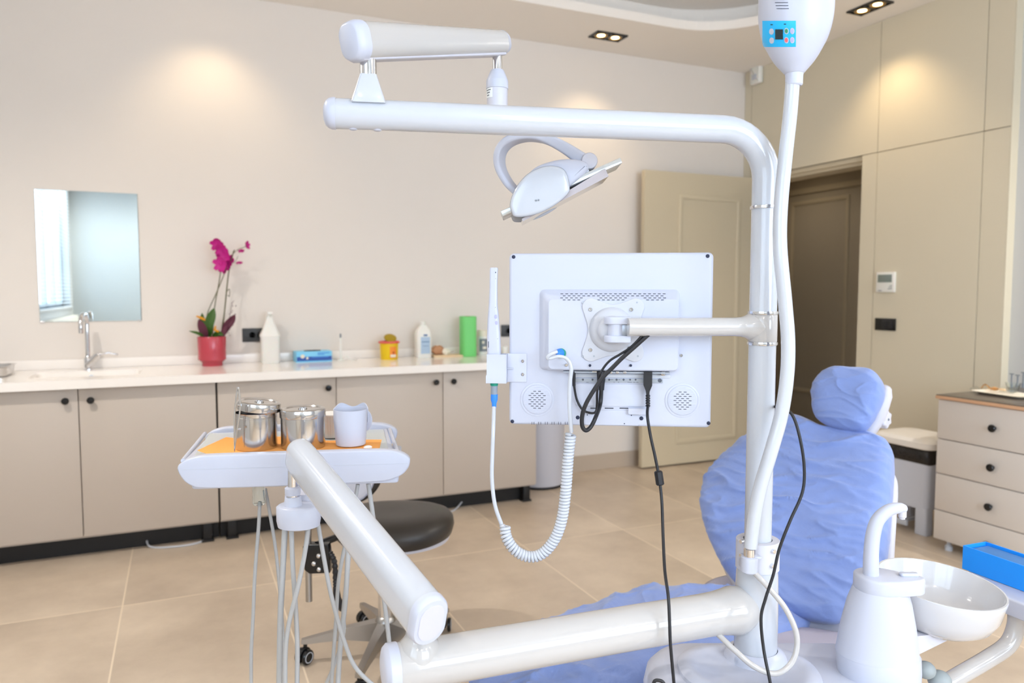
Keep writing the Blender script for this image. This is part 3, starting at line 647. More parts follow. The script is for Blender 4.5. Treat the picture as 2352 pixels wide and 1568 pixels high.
# glove box
p = spot_on(720, 829, 4.5); q1 = atY(681, 829, p.y); q2 = atY(763, 827, p.y); W = q2.x - q1.x; Hb = atY(720, 807, p.y).z - CT
T = Matrix.Translation(V(((q1.x + q2.x) / 2, p.y, CT))) @ Matrix.Rotation(0.03, 4, 'Z')
t = thing('glove_box', 'blue and pale blue cardboard glove box lying on the worktop', 'box', T.translation, 0.03)
obj('carton', MB(T).box(-W / 2, W / 2, 0, 0.12, 0, Hb, 0.001), 'gcyan', t)
obj('printed_band', MB(T).box(-W / 2 + 0.002, W / 2 - 0.002, -0.0008, 0.0, 0.008, Hb * 0.52), 'gdark', t)
mb = MB(T); mb.prism(circ(0.012, 16, -W / 2 + 0.035, 0.035), 0.0008, 0.0014, T=frame(V((0, 0, 0)), (1, 0, 0), (0, -1, 0))); mb.prism(circ(0.007, 16, -W / 2 + 0.062, 0.024), 0.0008, 0.0014, T=frame(V((0, 0, 0)), (1, 0, 0), (0, -1, 0))); obj('printed_dots', mb, 'paper', t)
mb = MB(T)
for k, (a, l, z) in enumerate(((W / 2 - 0.085, 0.07, Hb * 0.80), (W / 2 - 0.085, 0.04, Hb * 0.66), (W / 2 - 0.12, 0.10, Hb * 0.42))): mb.box(a, a + l, -0.0012, 0.0, z, z + 0.005)
obj('printed_lettering', mb, 'gblue', t)
mb = MB(T); mb.prism(circ(0.05, 20, 0, 0.06, 0.028), 0, 0.004, T=Matrix.Translation((0, 0, Hb))); obj('glove_slot', mb, 'navy', t)
# small syringe-like stand
p = spot_on(783, 824, 4.53); t = thing('silicone_syringe', 'slim white syringe with dark tip standing upright beside the glove box', 'syringe', p)
h1 = atY(780, 766, p.y).z - CT
mb = MB(Matrix.Translation(p)); mb.lathe([(0.022, 0), (0.022, 0.003), (0.008, 0.006), (0.008, h1 * 0.6), (0.006, h1 * 0.65), (0.006, h1 * 0.85)], None, 16); obj('barrel', mb, 'hdpe', t)
mb = MB(Matrix.Translation(p)); mb.lathe([(0.0055, h1 * 0.85), (0.005, h1), (0, h1)], None, 12); obj('tip', mb, 'mgrey', t, label='dark tip')
mb = MB(); m0 = p + V((0.035, -0.02, 0)); mb.tube(cr([m0 + V((-0.03, 0, 0.004)), m0 + V((0, 0.0, 0.012)), m0 + V((0.03, -0.01, 0.008)), m0 + V((0.055, 0, 0.004))], 4), [0.004] * 13, 8)
mb.tube(cr([m0 + V((-0.02, 0.01, 0.004)), m0 + V((0.0, 0.012, 0.03)), m0 + V((0.01, 0.012, 0.004))], 4), 0.003, 8)
obj('crumpled_wrapper', mb, 'hdpe', label='small crumpled white wrapper at the foot of the upright syringe', cat='wrapper')
# yellow sharps bin
p = spot_on(894, 821, 4.5); rr_ = (atY(915, 800, p.y).x - atY(873, 800, p.y).x) / 2; h1 = atY(894, 786, p.y).z - CT
t = thing('sharps_bin', 'small round yellow sharps bin with coral rim and open lid', 'bin', p)
T = Matrix.Translation(p)
mb = MB(T); mb.lathe([(rr_ * 0.9, 0), (rr_ * 0.93, 0.004), (rr_, h1 - 0.004), (rr_, h1)], None, 32); obj('tub', mb, 'yellow', t)
mb = MB(T); mb.lathe([(rr_ * 0.99, h1 - 0.004), (rr_ * 1.14, h1 - 0.003), (rr_ * 1.15, h1 + 0.004), (rr_ * 1.0, h1 + 0.009), (rr_ * 0.8, h1 + 0.009), (rr_ * 0.8, h1)], None, 32); obj('rim', mb, 'coral', t)
mb = MB(T @ Matrix.Translation((0.01, 0.02, h1 + 0.006)) @ Matrix.Rotation(math.radians(-52), 4, 'X')); mb.prism(circ(rr_ * 0.68, 24, 0, 0.0), 0, 0.006, 0.002) ; 
mb.T = T @ Matrix.Translation((0.01, 0.01, h1 + 0.024)) @ Matrix.Rotation(math.radians(35), 4, 'X'); mb.v.clear(); mb.f.clear(); mb.mi.clear(); mb.prism(circ(rr_ * 0.68, 24), 0, 0.006, 0.002); obj('flap', mb, 'olive', t, label='raised yellow flap of the open lid')
mb = MB(); lz = [(a, z) for z in (0.02, h1 - 0.02) for a in (-62, -50, -38)]
def curved_label(mb, c, r, a0, a1, z0, z1, n=8, off=0.0008):
    ring = lambda rr, z: [V((c.x + rr * math.cos(math.radians(a0 + (a1 - a0) * k / n)), c.y + rr * math.sin(math.radians(a0 + (a1 - a0) * k / n)), c.z + z)) for k in range(n + 1)]
    A = ring(r + off, z0); B = ring(r + off, z1); C_ = ring(r - 0.002, z0); D = ring(r - 0.002, z1); n1 = n + 1
    vs = A + B + C_ + D; fs = [[k, k + 1, n1 + k + 1, n1 + k] for k in range(n)] + [[2 * n1 + k, 3 * n1 + k, 3 * n1 + k + 1, 2 * n1 + k + 1] for k in range(n)]
    fs += [[n1 + k, n1 + k + 1, 3 * n1 + k + 1, 3 * n1 + k] for k in range(n)] + [[k, 2 * n1 + k, 2 * n1 + k + 1, k + 1] for k in range(n)] + [[0, n1, 3 * n1, 2 * n1], [n, 2 * n1 + n, 3 * n1 + n, n1 + n]]
    mb.add(vs, fs)
curved_label(mb, p, rr_ * 0.97, -100, -55, 0.012, h1 - 0.012); o = obj('label', mb, 'orl', t)
mb = MB(); curved_label(mb, p, rr_ * 0.965, -96, -60, 0.016, 0.032, off=0.0022); obj('label_strip', mb, 'paper', o)
mb = MB(); curved_label(mb, p, rr_ * 0.975, -82, -74, 0.036, 0.05, off=0.0022); obj('label_mark', mb, 'dred', o)
# disinfectant bottle
p = spot_on(972, 816, 4.54); rb = (atY(989, 800, p.y).x - atY(954, 800, p.y).x) / 2; hz = lambda y: atY(972, y, p.y).z - CT
T = Matrix.Translation(p); t = thing('disinfectant_bottle', 'white plastic bottle with pale blue label between sharps bin and crumpled paper', 'bottle', p)
mb = MB(T); mb.loft([[V((x, y, z)) for x, y in rrect(2 * r, 1.4 * r, 0.4 * r, 5)] for r, z in ((rb * 0.93, 0), (rb, 0.005), (rb, hz(765)), (rb * 0.85, hz(757)), (rb * 0.45, hz(748)), (rb * 0.36, hz(746)))]); obj('body', mb, 'hdpe', t)
mb = MB(T); mb.lathe([(0.017, hz(747)), (0.017, hz(739)), (0.015, hz(738)), (0, hz(738))], None, 18); obj('cap', mb, 'hdpe', t)
o = obj('label', MB(T).box(-rb * 0.5, rb * 0.7, -rb * 0.7 - 0.001, -rb * 0.69, hz(811), hz(773), 0.0003), 'lab', t)
mb = MB(T); mb.box(-rb * 0.4, rb * 0.6, -rb * 0.7 - 0.0018, -rb * 0.7 - 0.001, hz(785), hz(783)); mb.box(-rb * 0.15, rb * 0.35, -rb * 0.7 - 0.0018, -rb * 0.7, hz(771), hz(767)); mb.box(-rb * 0.3, rb * 0.5, -rb * 0.7 - 0.0018, -rb * 0.7 - 0.001, hz(794), hz(793)); obj('label_lettering', mb, 'labt', o)
# crumpled paper, chrome bits and board
p = spot_on(1012, 814, 4.54)
mb = MB(Matrix.Translation(p + V((-0.015, 0.01, 0.012)))); rnd = random.Random(3)
mb.sphere((0, 0, 0.03), 0.045, 0.03, 0.032, 10); 
for i, v in enumerate(mb.v): v += noise.noise_vector(v * 40) * 0.012
obj('crumpled_paper', mb, 'kraft', smooth=False, label='crumpled brown paper packet on the board beside the white bottle', cat='paper')
mb = MB(Matrix.Translation(p + V((0.03, -0.02, 0.012)))); mb.sphere((0, 0, 0.02), 0.026, 0.02, 0.022, 8)
for i, v in enumerate(mb.v): v += noise.noise_vector(v * 55) * 0.008
obj('foil_packet', mb, 'paper', smooth=False, label='small pale creased packet in front of the brown paper', cat='packet')
mb = MB(Matrix.Translation(p + V((0.07, 0.0, 0.02)))); mb.tube([(-0.02, 0, 0), (0.01, 0, 0.008), (0.03, -0.01, 0.02)], 0.0035, 8); mb.sphere((-0.02, 0, 0), 0.008, n=6); obj('metal_clip', mb, 'steel', label='small metal clip on the board left of the green roll', cat='clip')
mb = MB(Matrix.Translation(p + V((0.045, -0.01, 0.0))) @ Matrix.Rotation(-0.08, 4, 'Z')); mb.box(-0.10, 0.10, -0.055, 0.055, 0, 0.012, 0.002); obj('small_board', mb, 'wood', label='thin light wooden board under the crumpled paper', cat='board')
# green roll
p = spot_on(1075, 815, 4.5); hr = atY(1075, 726, p.y).z - CT
t = thing('bib_roll', 'upright light green roll of bibs near the right end of the worktop', 'roll', p)
mb = MB(Matrix.Translation(p)); rg = (atY(1091, 800, p.y).x - atY(1058, 800, p.y).x) / 2
mb.prism(rrect(2 * rg, 2 * rg, rg * 0.62, 6), 0, hr, 0.004); obj('roll_sheet', mb, 'green', t)
mb = MB(Matrix.Translation(p)); mb.lathe([(0.014, hr), (0.014, hr + 0.0015), (0.011, hr + 0.0015), (0.011, hr)], None, 16); obj('core', mb, 'kraft', t)
# jar with dark label
p = spot_on(1109, 813, 4.55); t = thing('labelled_jar', 'small clear jar with pale cap and dark grey label right of the green roll', 'jar', p)
hz = lambda y: atY(1109, y, p.y).z - CT; T = Matrix.Translation(p)
mb = MB(T); mb.lathe([(0.033, 0), (0.035, 0.003), (0.035, hz(775)), (0.03, hz(772))], None, 24); obj('body', mb, 'hdpe', t)
mb = MB(T); mb.lathe([(0.033, hz(772)), (0.033, hz(760)), (0.030, hz(758)), (0, hz(758))], None, 24); obj('cap', mb, 'paper', t)
mb = MB(); curved_label(mb, p, 0.035, -150, -20, hz(806), hz(777), 12); o = obj('label', mb, 'mgrey', t)
mb = MB(); curved_label(mb, p, 0.0352, -112, -70, hz(800), hz(795), 6, 0.0022); curved_label(mb, p, 0.0352, -120, -95, hz(788), hz(782), 6, 0.0022); obj('label_marks', mb, 'paper', o)
p = spot_on(1160, 812, 4.54); mb = MB(Matrix.Translation(p)); mb.lathe([(0.02, 0), (0.022, 0.003), (0.022, 0.05), (0.02, 0.053), (0, 0.053)], None, 20); obj('small_white_pot', mb, 'hdpe', label='small white pot on the worktop below the socket by the monitor', cat='pot')

# ================================================================== DRESSER, BIN
DXF = 3.45; DY1_, DY0_ = 2.51, 1.90
t = thing('drawer_unit', 'grey four-drawer unit on small feet standing by the right wall', 'drawer unit', (DXF, 2.2, 0))
a = atX(2155, 917, DXF); zt = 0.765
obj('carcass', MB().box(DXF + 0.02, XW - 0.01, DY0_, DY1_, 0.065, zt, 0.001), 'dres', t)
top = obj('top_board', MB().box(DXF - 0.012, XW - 0.008, DY0_ - 0.01, DY1_ + 0.008, zt, zt + 0.016, 0.001), 'woodedge', t, label='wood-coloured top edge')
obj('top_surface', MB().box(DXF - 0.010, XW - 0.01, DY0_ - 0.008, DY1_ + 0.006, zt + 0.016, zt + 0.021, 0.001), 'dtop', t)
zs = [zt - 0.002, 0.565, 0.390, 0.205, 0.055]
for i in range(4):
    d = obj('drawer', MB().box(DXF, DXF + 0.019, DY0_ + 0.001, DY1_ - 0.001, zs[i + 1] + 0.0025, zs[i] - 0.002, 0.0012), 'dres', t)
    k = atX((2285, 2281, 2276, 2272)[i], (983, 1073, 1163, 1250)[i], DXF); knob((DXF, k.y, k.z), (-1, 0, 0), d, r=0.018)
for yy in (DY1_ - 0.05, DY0_ + 0.05):
    mb = MB(); mb.lathe([(0.018, 0), (0.018, 0.02), (0.010, 0.03), (0.010, 0.066)], Matrix.Translation((DXF + 0.05, yy, 0))); obj('foot', mb, 'lgrey', t)
    mb = MB(); mb.lathe([(0.018, 0), (0.018, 0.02), (0.010, 0.03), (0.010, 0.066)], Matrix.Translation((XW - 0.06, yy, 0))); obj('foot', mb, 'lgrey', t)
ZD = zt + 0.021
dp = lambda x, y: atZ(x, y, ZD)
p = dp(2310, 908); T = Matrix.Translation(p) @ Matrix.Rotation(-0.1, 4, 'Z')
mb = MB(T); R = []
for d, z in ((0.02, 0.0), (0.002, 0.012), (-0.004, 0.013), (0.006, 0.011), (0.02, 0.003)): R.append([V((x, y, z)) for x, y in rrect(0.16 - 2 * d, 0.26 - 2 * d, 0.03, 5)])
mb.loft(R); obj('paper_tray', mb, 'paper', label='shallow pale paper tray with instruments on top of the drawer unit', cat='tray')
for i, (x, y, hgt, lb) in enumerate(((2322, 893, 0.075, 'short grey T-handled instrument, leftmost upright one on the drawer unit'), (2336, 893, 0.068, 'grey T-handled instrument in the middle of the upright ones on the drawer unit'), (2349, 892, 0.08, 'grey T-handled instrument at the right frame edge on the drawer unit'))):
    q = dp(x, y + 4); q.z = ZD + 0.0125; mb = MB(Matrix.Translation(q)); mb.cyl((0, 0, 0), (0, 0, hgt), 0.0035, n=10); mb.cyl((0, 0.011, hgt), (0, -0.011, hgt), 0.003, n=10); mb.cyl((0, 0, 0), (0, 0, 0.025), 0.0065, 0.005, n=12)
    obj('upright_instrument', mb, 'mgrey', label=lb, cat='instrument')
q = dp(2326, 905); q.z = ZD + 0.0125; mb = MB(Matrix.Translation(q)); mb.lathe([(0.022, 0), (0.030, 0.03), (0.034, 0.045), (0.032, 0.045), (0.028, 0.03), (0.020, 0.004), (0, 0.004)], None, 24)
obj('glass_bowl', mb, 'glass', label='clear glass bowl among the instruments on the drawer unit', cat='bowl')
q = dp(2262, 900); q.z = ZD + 0.0125; mb = MB(); mb.tube(cr([q + V((0, 0.02, 0.004)), q + V((0.01, 0.01, 0.024)), q + V((0, -0.01, 0.022)), q + V((0, -0.035, 0.004))], 5), 0.004, 8); mb.sphere(q + V((0.0, -0.05, 0.010)), 0.014, 0.018, 0.010, 8)
obj('amber_goggles', mb, 'amber', label='amber tinted glass piece lying on the pale tray', cat='glass')
q = dp(2238, 897); q.z = ZD + 0.001; mb = MB(); mb.tube(cr([q + V((0.01, 0.03, 0.003)), q + V((0, 0.01, 0.012)), q + V((0.01, -0.02, 0.012)), q + V((0, -0.04, 0.003))], 5), 0.003, 8); mb.tube(cr([q + V((0.02, 0.02, 0.003)), q + V((0.015, 0.0, 0.02)), q + V((0.02, -0.015, 0.003))], 5), 0.002, 8)
obj('clear_film_strip', mb, 'glass', label='curled clear plastic strip at the left corner of the drawer unit top', cat='strip')
q = dp(2288, 902); mb = MB(); mb.tube([q + V((0.01, 0.05, 0.018)), q + V((-0.01, -0.05, 0.022))], [0.003, 0.006], 8, rnd=True); obj('spatula', mb, 'wood', label='pale tan spatula across the tray on the drawer unit', cat='spatula')
# waste bin with marbled lid
t = thing('waste_bin', 'grey plastic waste bin with pale lid and black bag left of the drawer unit', 'bin', (3.70, 2.80, 0))
T = Matrix.Translation((3.70, 2.80, 0)); 
mb = MB(T); sec = lambda a, b_, r, z: [V((x, y, z)) for x, y in rrect(a, b_, r, 6)]
mb.loft([sec(0.25, 0.31, 0.03, 0.14), sec(0.26, 0.32, 0.03, 0.35), sec(0.27, 0.33, 0.03, 0.40)]); obj('body', mb, 'bin', t)
for sx in (-1, 1):
    for sy in (-1, 1): obj('foot', MB(T).prism(rrect(0.06, 0.07, 0.012, 3, sx * 0.095, sy * 0.12), 0.0, 0.15, 0.002), 'bin', t)
mb = MB(T); mb.box(-0.14, -0.123, -0.05, 0.05, 0.03, 0.06, 0.004); mb.box(-0.13, 0.0, -0.01, 0.01, 0.035, 0.055, 0.003); obj('pedal', mb, 'lgrey', t)
mb = MB(T); mb.loft([sec(0.275, 0.335, 0.035, 0.385), sec(0.285, 0.345, 0.04, 0.40), sec(0.275, 0.335, 0.04, 0.455), sec(0.262, 0.322, 0.03, 0.462)])
for v in mb.v: v += noise.noise_vector(v * 18) * 0.006
obj('bin_bag', mb, 'bag', t)
mb = MB(T); mb.loft([sec(0.28, 0.34, 0.04, 0.462), sec(0.31, 0.37, 0.05, 0.468), sec(0.31, 0.37, 0.05, 0.498), sec(0.28, 0.34, 0.06, 0.515), sec(0.12, 0.16, 0.04, 0.520)]); obj('lid', mb, 'marble', t)

# ================================================================== DENTAL UNIT (pole, arms, body)
PP = at(1752, 740, 1.39); PXY = V((PP.x, PP.y, 0)); PR = 0.0248
def onpole(y): 
    p = at(1752, y, 1.39); return V((PP.x, PP.y, p.z))
FV = -FH                                  # towards the photographer, level
zfl = onpole(1490).z + 0.0                # top of the body at the pole
UB = thing('dental_unit', 'white dental unit body with upright pole, overhead tube, lower arm and monitor arm', 'dental unit', (PP.x, PP.y, 0))
# pole and overhead tube in one bend
tl = at(768, 258, 1.255); tr = at(1668, 298, 1.372); zt = (tl.z + tr.z) / 2
dirp = V((tl.x - PP.x, tl.y - PP.y, 0)).normalized(); R_ = 0.088
tl = V((tl.x, tl.y, 0)); L_ = (tl - PXY).length
pts = [PXY + UZ * (zfl + 0.17)] + [PXY + UZ * z for z in (1.0, 1.2, 1.4)]
pts.append(PXY + UZ * (zt - R_))
for k in range(1, 10):
    a = PI / 2 * k / 10; pts.append(PXY + UZ * (zt - R_ + R_ * math.sin(a)) + dirp * (R_ * (1 - math.cos(a))))
pts.append(PXY + UZ * zt + dirp * R_)
for k in range(1, 7): pts.append(PXY + UZ * zt + dirp * (R_ + (L_ - R_) * k / 6))
mb = MB(); mb.tube(pts, PR, 40); obj('pole', mb, 'white', UB)
e = pts[-1]; T = frame(e, (0, 0, 1), dirp)
mb = MB(T); mb.lathe([(PR + 0.0012, -0.002), (PR + 0.0012, 0.003), (PR * 0.97, 0.009), (PR * 0.8, 0.014), (PR * 0.45, 0.0175), (0, 0.018)], None, 36); obj('end_cap', mb, 'plas', UB)
for d in (0.030, 0.070):
    mb = MB(); c = e - dirp * d - UZ * (PR - 0.001); mb.sphere(c, 0.0075, 0.0075, 0.003, 8); obj('plug_button', mb, 'plas', UB)
# rings
for y in (477, 718, 788):
    c = onpole(y); mb = MB(Matrix.Translation(c)); mb.lathe([(PR, -0.0035), (PR + 0.0024, -0.003), (PR + 0.003, 0), (PR + 0.0024, 0.003), (PR, 0.0035)], None, 36); obj('chrome_ring', mb, 'chrome', UB)
# monitor arm with sleeve
mb = MB(); a = onpole(785); b2 = onpole(721); mb.lathe([(PR, 0), (PR + 0.0015, 0.002), (PR + 0.0015, b2.z - a.z - 0.002), (PR, b2.z - a.z)], Matrix.Translation(a), 36)
ma = at(1442, 751, 1.375); mz = ma.z; pa = V((PP.x, PP.y, mz)); d = V((ma.x - PP.x, ma.y - PP.y, 0)).normalized(); Lm = (V((ma.x, ma.y, mz)) - pa).length
mb.tube([pa + d * t for t in (0.0, 0.028, 0.034, 0.042, 0.055, Lm)], [0.026, 0.025, 0.0205, 0.0182, 0.0172, 0.0170], 32); MARM = obj('monitor_arm', mb, 'cream', UB, ang=60)
# clamp collar with screws
zc0, zc1 = onpole(1302).z, onpole(1237).z; RC = 0.040
mb = MB(Matrix.Translation(V((PP.x, PP.y, 0)))); mb.lathe([(PR + 0.001, zc0), (RC, zc0), (RC, zc1 - 0.001), (RC - 0.001, zc1), (PR + 0.002, zc1), (PR + 0.001, zc1 - 0.01)], None, 40); CL = obj('clamp_collar', mb, 'plas2', UB)
for (x, y) in ((1688, 1247), (1688, 1279), (1768, 1262), (1766, 1295)):
    p = at(x, y, 1.36); dd = (V((p.x, p.y, 0)) - PXY).normalized(); c = PXY + dd * (RC - 0.004) + UZ * p.z
    mb = MB(); mb.cyl(c, c + dd * 0.010, 0.0042, n=14, b=0.0006); obj('screw', mb, 'chrome', CL)
# cast hub + lower arm
az = at(1690, 1392, 1.39).z; la = at(885, 1530, 1.15); la = V((la.x, la.y, az)); 
ph = PXY + UZ * az; dl_ = (la - ph); Ll = dl_.length; dl_.normalize(); RA = 0.0385
mb = MB(Matrix.Translation(PXY)); mb.lathe([(PR + 0.014, zfl - 0.01), (0.040, zfl + 0.003), (0.040, az + 0.0), (0.0395, az + 0.03), (0.0385, zc0 - 0.012), (0.037, zc0)], None, 40); obj('pole_hub', mb, 'white', UB)
# arm with a flared root
mb = MB(); ts = [0.0, 0.02, 0.04, 0.055, 0.07, 0.09, 0.12, 0.3 * Ll, 0.5 * Ll, 0.7 * Ll, 0.9 * Ll, Ll - 0.012, Ll - 0.004, Ll]
rs = [0.030, 0.036, 0.0445, 0.0450, 0.0420, 0.0395, RA, RA, RA, RA, RA, RA, RA - 0.003, RA - 0.008]
mb.tube([ph + dl_ * t for t in ts], rs, 48); obj('lower_arm', mb, 'cream', UB, ang=60)
e = ph + dl_ * Ll; mb = MB(frame(e, (0, 0, 1), dl_)); mb.lathe([(RA + 0.001, -0.020), (RA + 0.0015, -0.018), (RA + 0.0015, -0.004), (RA - 0.004, 0.002), (RA - 0.014, 0.005), (0, 0.006)], None, 48); obj('end_cap', mb, 'plas', UB)
# socket on the arm end that carries the tray arm
sk_ = at(945, 1470, 1.13); T = Matrix.Translation(V((e.x, e.y, 0)) - dl_ * 0.055)
SK = V((e.x, e.y, 0)) - dl_ * 0.055
mb = MB(T); mb.lathe([(0.036, az + 0.012), (0.034, az + RA - 0.004), (0.026, az + RA + 0.004), (0.0215, az + RA + 0.012), (0.0205, az + RA + 0.024), (0.018, az + RA + 0.026), (0, az + RA + 0.026)], None, 36); obj('swivel_socket', mb, 'cream', UB, ang=60)
# flange
mb = MB(Matrix.Translation(PXY)); mb.lathe([(0.060, zfl - 0.035), (0.0595, zfl - 0.018), (0.055, zfl - 0.006), (0.047, zfl), (0.041, zfl + 0.003), (0.041, zfl - 0.005)], None, 40); obj('flange', mb, 'plas', UB)
# body: soft box standing on the floor beside the chair
def body():
    mb = MB(); c = cw(0.50, 1.345, 0); ax = RT; ay = FH; ztop = zfl - 0.022
    T = frame(c, ax, UZ); mb.T = T
    def rg(wx, wy, r, z, cx=0, cy=0): return [V((x, y, z)) for x, y in rrect(wx, wy, r, 8, cx, cy)]
    R = [rg(0.46, 0.26, 0.08, 0.0), rg(0.48, 0.28, 0.09, 0.03), rg(0.485, 0.29, 0.10, ztop - 0.10), rg(0.49, 0.292, 0.10, ztop - 0.05), rg(0.48, 0.285, 0.10, ztop - 0.022), rg(0.455, 0.262, 0.09, ztop - 0.008), rg(0.415, 0.225, 0.08, ztop)]
    mb.loft(R); return mb, T, ztop
mb, TB, ztop = body(); obj('unit_body', mb, 'plas', UB)
mb = MB(TB); rg = lambda wx, wy, r, z, cx=0, cy=0: [V((x, y, z)) for x, y in rrect(wx, wy, r, 8, cx, cy)]
mb.loft([rg(0.26, 0.20, 0.09, ztop - 0.004, -0.06, 0.0), rg(0.255, 0.195, 0.09, ztop + 0.006, -0.06, 0), rg(0.235, 0.175, 0.08, ztop + 0.011, -0.06, 0), rg(0.20, 0.15, 0.07, ztop + 0.011, -0.06, 0), rg(0.19, 0.14, 0.07, ztop + 0.007, -0.06, 0)]); obj('top_plate', mb, 'plas', UB)
# white loop of tubing
mb = MB(); mb.tube(cr([at(1730, 1312, 1.345), at(1768, 1352, 1.33), at(1806, 1400, 1.32), at(1830, 1460, 1.31), at(1822, 1515, 1.30), at(1785, 1546, 1.295), at(1735, 1532, 1.30), at(1690, 1495, 1.31), at(1645, 1452, 1.34), at(1625, 1435, 1.36)], 8), 0.0052, 12)
obj('loop_tube', mb, 'cream', UB)

# ================================================================== WHITENING LAMP (gooseneck head)
gp = [(1821, 182, 1.33), (1815, 260, 1.33), (1803, 370, 1.325), (1793, 480, 1.32), (1792, 570, 1.32), (1803, 690, 1.32), (1810, 780, 1.32), (1808, 860, 1.32), (1795, 950, 1.32), (1770, 1040, 1.32), (1746, 1120, 1.325), (1732, 1190, 1.33), (1724, 1256, 1.335)]
WL = thing('whitening_lamp', 'white egg-shaped lamp head with bright blue button panel on a long white gooseneck', 'lamp', at(1822, 1300, 1.335))
mb = MB(); P = cr([at(*q) for q in gp], 8); mb.tube(P, [0.0122] * len(P), 20); obj('gooseneck', mb, 'white', WL)
b0 = at(1722, 1256, 1.335); mb = MB(Matrix.Translation(b0)); mb.lathe([(0.0095, -0.018), (0.0105, -0.017), (0.0105, -0.003), (0.009, -0.002), (0.009, 0.002)], None, 24); obj('ferrule', mb, 'chrome', WL)
mb = MB(Matrix.Translation(b0 + UZ * -0.048)); mb.lathe([(0.011, 0), (0.0145, 0.003), (0.015, 0.026), (0.015, 0.030), (0.010, 0.031)], None, 24); mb.box(-0.011, 0.011, 0, 0.03, 0.002, 0.02, 0.003, T=Matrix.Rotation(-YAW, 4, 'Z')); mb.box(0.004, 0.021, -0.006, 0.012, 0.027, 0.0315, 0.0015, T=Matrix.Rotation(-YAW, 4, 'Z')); obj('hanger_bracket', mb, 'plas', WL)
EF = 1.33; k_ = EF / FPX
def eprof():
    return [(-175, 4), (-170, 26), (-150, 50), (-110, 70), (-60, 78.5), (0, 80.5), (45, 79), (85, 71), (115, 58), (140, 44), (158, 30), (170, 20)]
ec = at(1827, 60, EF); ez = lambda y: at(1827, y, EF).z
EP = cr([(r, y, 0) for y, r in eprof()], 5)
def erad(y):
    for i in range(len(EP) - 1):
        if EP[i].y <= y <= EP[i + 1].y: t = (y - EP[i].y) / max(1e-6, EP[i + 1].y - EP[i].y); return (EP[i].x * (1 - t) + EP[i + 1].x * t) * k_
    return 0.01
mb = MB(); EV = V((ec.x, ec.y, 0)).normalized(); TE = frame(V((ec.x, ec.y, 0)), V((EV.y, -EV.x, 0)), UZ)
mb.lathe([(max(p.x, 0.2) * k_, ez(p.y)) for p in reversed(EP)], TE, 56); EG = obj('lamp_head', mb, 'plas', WL, ang=70)
def espt(px, py, off):
    """first point of the egg met by the sight line through a photo pixel"""
    d = ray(px, py); d = d / d.dot(FH); best = None; bv = 1e9; f = EF - 0.095
    while f < EF + 0.03:
        q = CAM + d * f; y = 60 + (ez(60) - q.z) / (ez(60) - ez(61)); gap = math.hypot(q.x - ec.x, q.y - ec.y) - erad(y)
        if gap < bv: bv = gap; best = q.copy()
        if gap <= 0: break
        f += 0.0006
    c = V((ec.x, ec.y, best.z)); o = (best - c).normalized()
    return c + o * (erad(60 + (ez(60) - best.z) / (ez(60) - ez(61))) + off)
def epatch(x0, x1, y0, y1, off, mt, name, parent, rnd_=0.0, nx=14, ny=8):
    mb = MB(); V0 = []; V1 = []
    for j in range(ny + 1):
        for i in range(nx + 1):
            u, v = i / nx, ((1 - math.cos(PI * j / ny)) / 2 if rnd_ else j / ny); y = y0 + (y1 - y0) * v
            if rnd_: # superellipse mask
                vv = 2 * v - 1; hw = (1 - abs(vv) ** rnd_) ** (1 / rnd_) if abs(vv) < 1 else 0.02; x = (x0 + x1) / 2 + (2 * u - 1) * (x1 - x0) / 2 * max(hw, 0.03)
            else: x = x0 + (x1 - x0) * u
            V0.append(espt(x, y, off)); V1.append(espt(x, y, -0.0008))
    n1 = len(V0); W = nx + 1; fs = []
    for j in range(ny):
        for i in range(nx):
            a = j * W + i; fs.append([a, a + 1, a + W + 1, a + W]); fs.append([n1 + a, n1 + a + W, n1 + a + W + 1, n1 + a + 1])
    for i in range(nx): fs.append([i, n1 + i, n1 + i + 1, i + 1]); a = ny * W + i; fs.append([a, a + 1, n1 + a + 1, n1 + a])
    for j in range(ny): a = j * W; fs.append([a, a + W, n1 + a + W, n1 + a]); a = j * W + nx; fs.append([a, n1 + a, n1 + a + W, a + W])
    mb.add(V0 + V1, fs); return obj(name, mb, mt, parent, ang=60)
cp_ = epatch(1752, 1828, 48, 108, 0.0007, 'panelb', 'control_panel', WL, 0)
epatch(1782, 1799, 68, 91, 0.0018, 'led', 'display', cp_, 0, 6, 6)
for (x, y, m_) in ((1773.5, 73, 'plas'), (1774, 93.5, 'plas'), (1807, 72, 'bgreen'), (1820, 72, 'blil'), (1807, 93, 'bred'), (1820, 93, 'blil')):
    epatch(x - 5, x + 5, y - 7, y + 7, 0.0016, 'plas', 'button', cp_, 2, 8, 8)
    if m_ != 'plas': epatch(x - 3.4, x + 3.4, y - 5, y + 5, 0.0022, m_, 'button_face', cp_, 2, 8, 8)
epatch(1771, 1776, 56, 58, 0.0012, 'led', 'indicator', cp_); epatch(1801, 1806, 55, 57, 0.0012, 'led', 'indicator', cp_)
for k in range(5): epatch(1779 + k * -0.5 + (4 - k) * 1.2, 1808 + (4 - k) * 1.0, 19.5 - k * 7, 20.7 - k * 7, 0.0004, 'navy', 'vent_slot', EG, 0, 8, 2)
mb = MB(TE); mb.lathe([(0.0122, ez(198)), (0.0145, ez(195)), (0.0148, ez(176)), (0.0155, ez(168)), (0.0150, ez(160))], None, 28); obj('neck_sleeve', mb, 'plas', WL)

# ================================================================== OPERATING LIGHT
OL = thing('operating_light', 'white dental operating light on a jointed box arm above the overhead tube', 'lamp', at(843, 240, 1.27))
jA = at(844, 100, 1.262); jA.z = at(844, 97, 1.27).z
